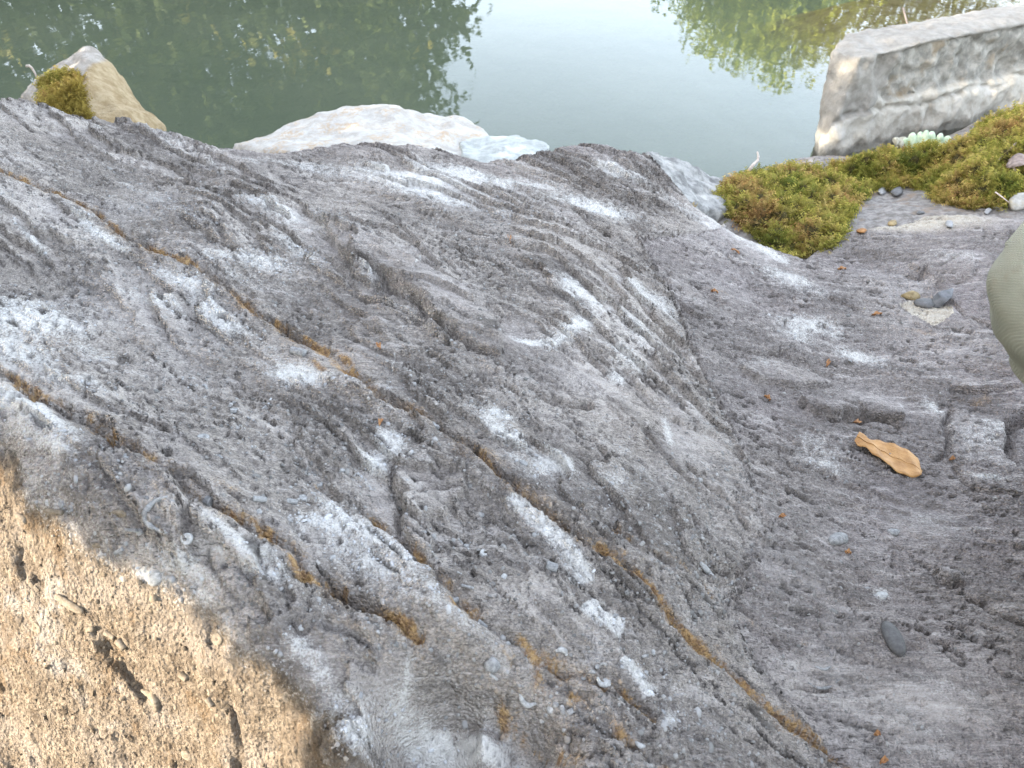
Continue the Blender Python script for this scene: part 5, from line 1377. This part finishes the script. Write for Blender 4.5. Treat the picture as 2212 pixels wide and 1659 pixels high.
# ================================================================== THE SEATED PERSON (only the knee is in the picture)
def blob_mesh(name, chains, voxel, mat, parent, smooth=6, shape=None):
    me = bpy.data.meshes.new(name); V = []; F = []
    for path, radii in chains:
        path = [np.array(p, float) for p in path]
        # fill in between so that limbs taper evenly, with round ends
        P = []; Q = []
        for i in range(len(path) - 1):
            for k in range(4):
                t_ = k / 4; P.append(path[i] * (1 - t_) + path[i + 1] * t_); Q.append(radii[i] * (1 - t_) + radii[i + 1] * t_)
        P.append(path[-1]); Q.append(radii[-1])
        d0 = (P[0] - P[1]) / np.linalg.norm(P[0] - P[1]); d1_ = (P[-1] - P[-2]) / np.linalg.norm(P[-1] - P[-2])
        r0, r1 = Q[0], Q[-1]
        P = [P[0] + d0 * r0 * .97, P[0] + d0 * r0 * .7] + P + [P[-1] + d1_ * r1 * .7, P[-1] + d1_ * r1 * .97]
        Q = [r0 * .22, r0 * .71] + Q + [r1 * .71, r1 * .22]
        v, f, tt_ = tube_arrays(P, Q, 14); o = len(V)
        V += [tuple(q) for q in v]; F += [tuple(i + o for i in q) for q in f] + [tuple(i + o for i in q) for q in tt_]
    me.from_pydata(V, [], F); tmp = link(bpy.data.objects.new('tmp', me))
    m = tmp.modifiers.new('r', 'REMESH'); m.mode = 'VOXEL'; m.voxel_size = voxel
    m = tmp.modifiers.new('s', 'SMOOTH'); m.factor = .5; m.iterations = smooth
    dg_ = bpy.context.evaluated_depsgraph_get()
    me2 = bpy.data.meshes.new_from_object(tmp.evaluated_get(dg_)); me2.name = name
    bpy.data.objects.remove(tmp); bpy.data.meshes.remove(me)
    n = len(me2.vertices); P = np.empty(n * 3, np.float32); N = np.empty(n * 3, np.float32)
    me2.vertices.foreach_get('co', P); me2.vertex_normals.foreach_get('vector', N)
    P = P.reshape(-1, 3).astype(float); N = N.reshape(-1, 3).astype(float)
    if shape is not None:
        me2.vertices.foreach_set('co', shape(P, N).astype(np.float32).ravel())
    me2.materials.clear(); me2.materials.append(mat)
    me2.polygons.foreach_set('use_smooth', np.ones(len(me2.polygons), bool)); me2.update()
    return link(bpy.data.objects.new(name, me2), parent)
def cloth(name, c1, c2):
    t = NT(name, .9, .15)
    w1 = t.N('ShaderNodeTexWave'); w1.wave_type = 'BANDS'; w1.bands_direction = 'Z'; w1.inputs['Scale'].default_value = 230; w1.inputs['Distortion'].default_value = 1.2
    w2 = t.N('ShaderNodeTexWave'); w2.wave_type = 'BANDS'; w2.bands_direction = 'DIAGONAL'; w2.inputs['Scale'].default_value = 190; w2.inputs['Distortion'].default_value = 1.2
    w1.inputs['Detail'].default_value = 2; w2.inputs['Detail'].default_value = 2
    t.L(t.pos, w1.inputs['Vector']); t.L(t.pos, w2.inputs['Vector'])
    wv_ = t.math('MULTIPLY', w1.outputs['Fac'], w2.outputs['Fac'])
    col = t.mix(t.step(.3, .7, t.noise(18, 5, .6)), c1, c2)
    col = t.mix(t.math('MULTIPLY', wv_, .25), col, tuple(q * .6 for q in c1))
    col = t.mix(t.math('MULTIPLY', t.step(.6, .72, t.noise(24, 4, .6)), .35), col, (0.30, 0.24, 0.16))
    return t.done(col, t.bump(t.math('ADD', wv_, t.math('MULTIPLY', t.noise(22, 4, .6), 5.0)), .0010))
M_TROU = cloth('olive_canvas', (0.33, 0.322, 0.245), (0.42, 0.41, 0.32))
M_SHIRT = cloth('grey_shirt', (0.12, 0.13, 0.15), (0.16, 0.17, 0.19))
M_SKIN = speckled('skin', (0.42, 0.27, 0.20), (0.50, 0.33, 0.25), 30, .0006, 200, .55)
M_HAIR = speckled('hair', (0.03, 0.02, 0.015), (0.07, 0.05, 0.03), 120, .004, 90)
M_SHOE = speckled('boot_leather', (0.07, 0.05, 0.035), (0.12, 0.09, 0.06), 40, .001, 200, .6)
KN = np.array([.548, .617, .772])
HPL, HPR, KNR = np.array([.765, .235, .53]), np.array([1.06, .22, .55]), np.array([1.17, .62, .73])
ANL, ANR = np.array([.86, .67, .345]), np.array([1.17, .77, .335])
body_ch = [
    ([(.945, .22, .56), (.95, .18, .75), (.955, .16, .95), (.96, .165, 1.05)], [.125, .115, .125, .09]),
    ([(.78, .19, 1.02), (.96, .16, 1.06), (1.14, .19, 1.02)], [.06, .075, .06]),
    ([(.96, .165, 1.08), (.96, .19, 1.17)], [.055, .052]),
    ([(.96, .20, 1.22), (.96, .215, 1.29)], [.074, .088]), ([(.96, .25, 1.205), (.96, .27, 1.19)], [.05, .03]),
    ([(.96, .30, 1.27), (.96, .318, 1.235)], [.012, .016]), ([(.875, .20, 1.25), (.872, .195, 1.22)], [.014, .01]), ([(1.045, .20, 1.25), (1.048, .195, 1.22)], [.014, .01]),
    ([HPL, KN, ANL], [.085, .06, .04]), ([HPR, KNR, ANR], [.085, .06, .04]),
    ([ANL, ANL + [.03, .16, -.045]], [.035, .03]), ([ANR, ANR + [.03, .16, -.045]], [.035, .03])]
for sx, sh_, el, wr in ((-1, (.77, .19, 1.0), (.76, .30, .76), (.86, .48, .74)), (1, (1.15, .19, 1.0), (1.22, .32, .78), (1.10, .50, .76))):
    sh_, el, wr = map(np.array, (sh_, el, wr))
    body_ch.append(([sh_, el, wr], [.048, .038, .027]))
    d_ = (wr - el) / np.linalg.norm(wr - el); s_ = np.cross(d_, [0, 0, 1.0]); s_ /= np.linalg.norm(s_)
    body_ch.append(([wr, wr + d_ * .085], [.026, .034]))
    for k, (off, ln) in enumerate(((-.028, .062), (-.010, .075), (.009, .072), (.027, .058))):
        p_ = wr + d_ * .095 + s_ * off
        body_ch.append(([p_, p_ + d_ * ln * .5 + np.array([0, 0, -.012]), p_ + d_ * ln * .85 + np.array([0, 0, -.036])], [.0095, .009, .008]))
    body_ch.append(([wr + d_ * .03 + s_ * -.028 * sx, wr + d_ * .06 + s_ * -.05 * sx, wr + d_ * .085 + s_ * -.055 * sx + np.array([0, 0, -.012])], [.012, .0105, .009]))
person = blob_mesh('person', body_ch, .0075, M_SKIN, None, 3)
tag(person, 'person in pale olive trousers seated at the right, only one knee inside the picture', 'person')
def folds(P, N):
    d = .007 * fbm3(P * np.array([9, 9, 14]), 3, 601) - .004 * np.exp(-(fbm3(P * np.array([5, 5, 11]), 2, 607) / .05) ** 2) + .0012 * np.sin(P[:, 2] * 40 + 6 * fbm3(P * 8, 2, 603)) * sstep(.12, .22, np.linalg.norm(P - KN, axis=1))
    dk = np.linalg.norm(P - KN, axis=1)
    d += .005 * np.exp(-((dk - .13 - .02 * fbm3(P * 10, 2, 605)) / .008) ** 2)
    return P + N * d[:, None]
trousers = blob_mesh('trousers', [([(.945, .22, .62), (.945, .22, .55)], [.15, .155]), ([HPL, (HPL + KN) / 2 + [0, 0, .01], KN, KN * .6 + ANL * .4, ANL + [0, 0, .03]], [.125, .112, .103, .085, .075]),
                                 ([HPR, (HPR + KNR) / 2 + [0, 0, .01], KNR, KNR * .6 + ANR * .4, ANR + [0, 0, .03]], [.125, .112, .100, .085, .075])], .009, M_TROU, person, 8, folds)
blob_mesh('shirt', [([(.945, .215, .62), (.95, .18, .78), (.955, .165, .96), (.96, .165, 1.05)], [.150, .140, .145, .10]), ([(.77, .19, 1.02), (.96, .165, 1.05), (1.15, .19, 1.02)], [.075, .09, .075]),
                    ([(.77, .19, 1.0), (.765, .24, .88), (.76, .29, .78)], [.066, .060, .056]), ([(1.15, .19, 1.0), (1.19, .25, .9), (1.215, .31, .80)], [.066, .060, .056])], .009, M_SHIRT, person, 6)
blob_mesh('hair', [([(.96, .175, 1.25), (.96, .185, 1.315), (.96, .225, 1.335)], [.082, .085, .07])], .008, M_HAIR, person, 3)
for an_ in (ANL, ANR):
    blob_mesh('boot', [([an_ + [0, -.03, .0], an_ + [.01, .04, -.045], an_ + [.035, .17, -.052]], [.052, .048, .040]), ([an_ + [0, -.04, -.045], an_ + [.01, .03, -.055]], [.042, .042])], .008, M_SHOE, person, 4)
for x_ in (-.032, .032):
    bm = bmesh.new(); bmesh.ops.create_uvsphere(bm, u_segments=10, v_segments=8, radius=.011)
    e_ = bm_obj('eye', bm, speckled('eye_white', (.6, .6, .58), (.7, .7, .68), 10, 0), person); e_.location = (.96 + x_, .287, 1.268)
bpy.context.view_layer.update()
sp = []
for u, v in ((2150, 640), (2150, 680), (2153, 720), (2158, 760), (2166, 800), (2176, 840), (2190, 880), (2212, 930), (2250, 1000)):
    h_ = ray_on(trousers, u + 6, v)
    if h_ is not None: sp.append(h_[0] + h_[1] * .0004)
if len(sp) > 3:
    tubes_obj('side_seam', [(sp, [.0024] * len(sp))], M_TROU, person, 6)
# the stone the person sits on
seat = hull_rock([(.66, .0, -.2), (1.25, .0, -.2), (1.25, .36, -.2), (.68, .36, -.2), (.74, .05, .40), (1.2, .04, .41), (1.2, .34, .40), (.76, .33, .40)], .02)
def shp(P, N):
    return P + N * (.014 * fbm3(P * 6, 4, 361) + chips(P, 6, 363, .012))[:, None], None
seat = rock_finish('seat_rock', seat, M_PIT, None, shp, 1)
tag(seat, 'grey rock under the seated person beyond the right edge', 'rock')
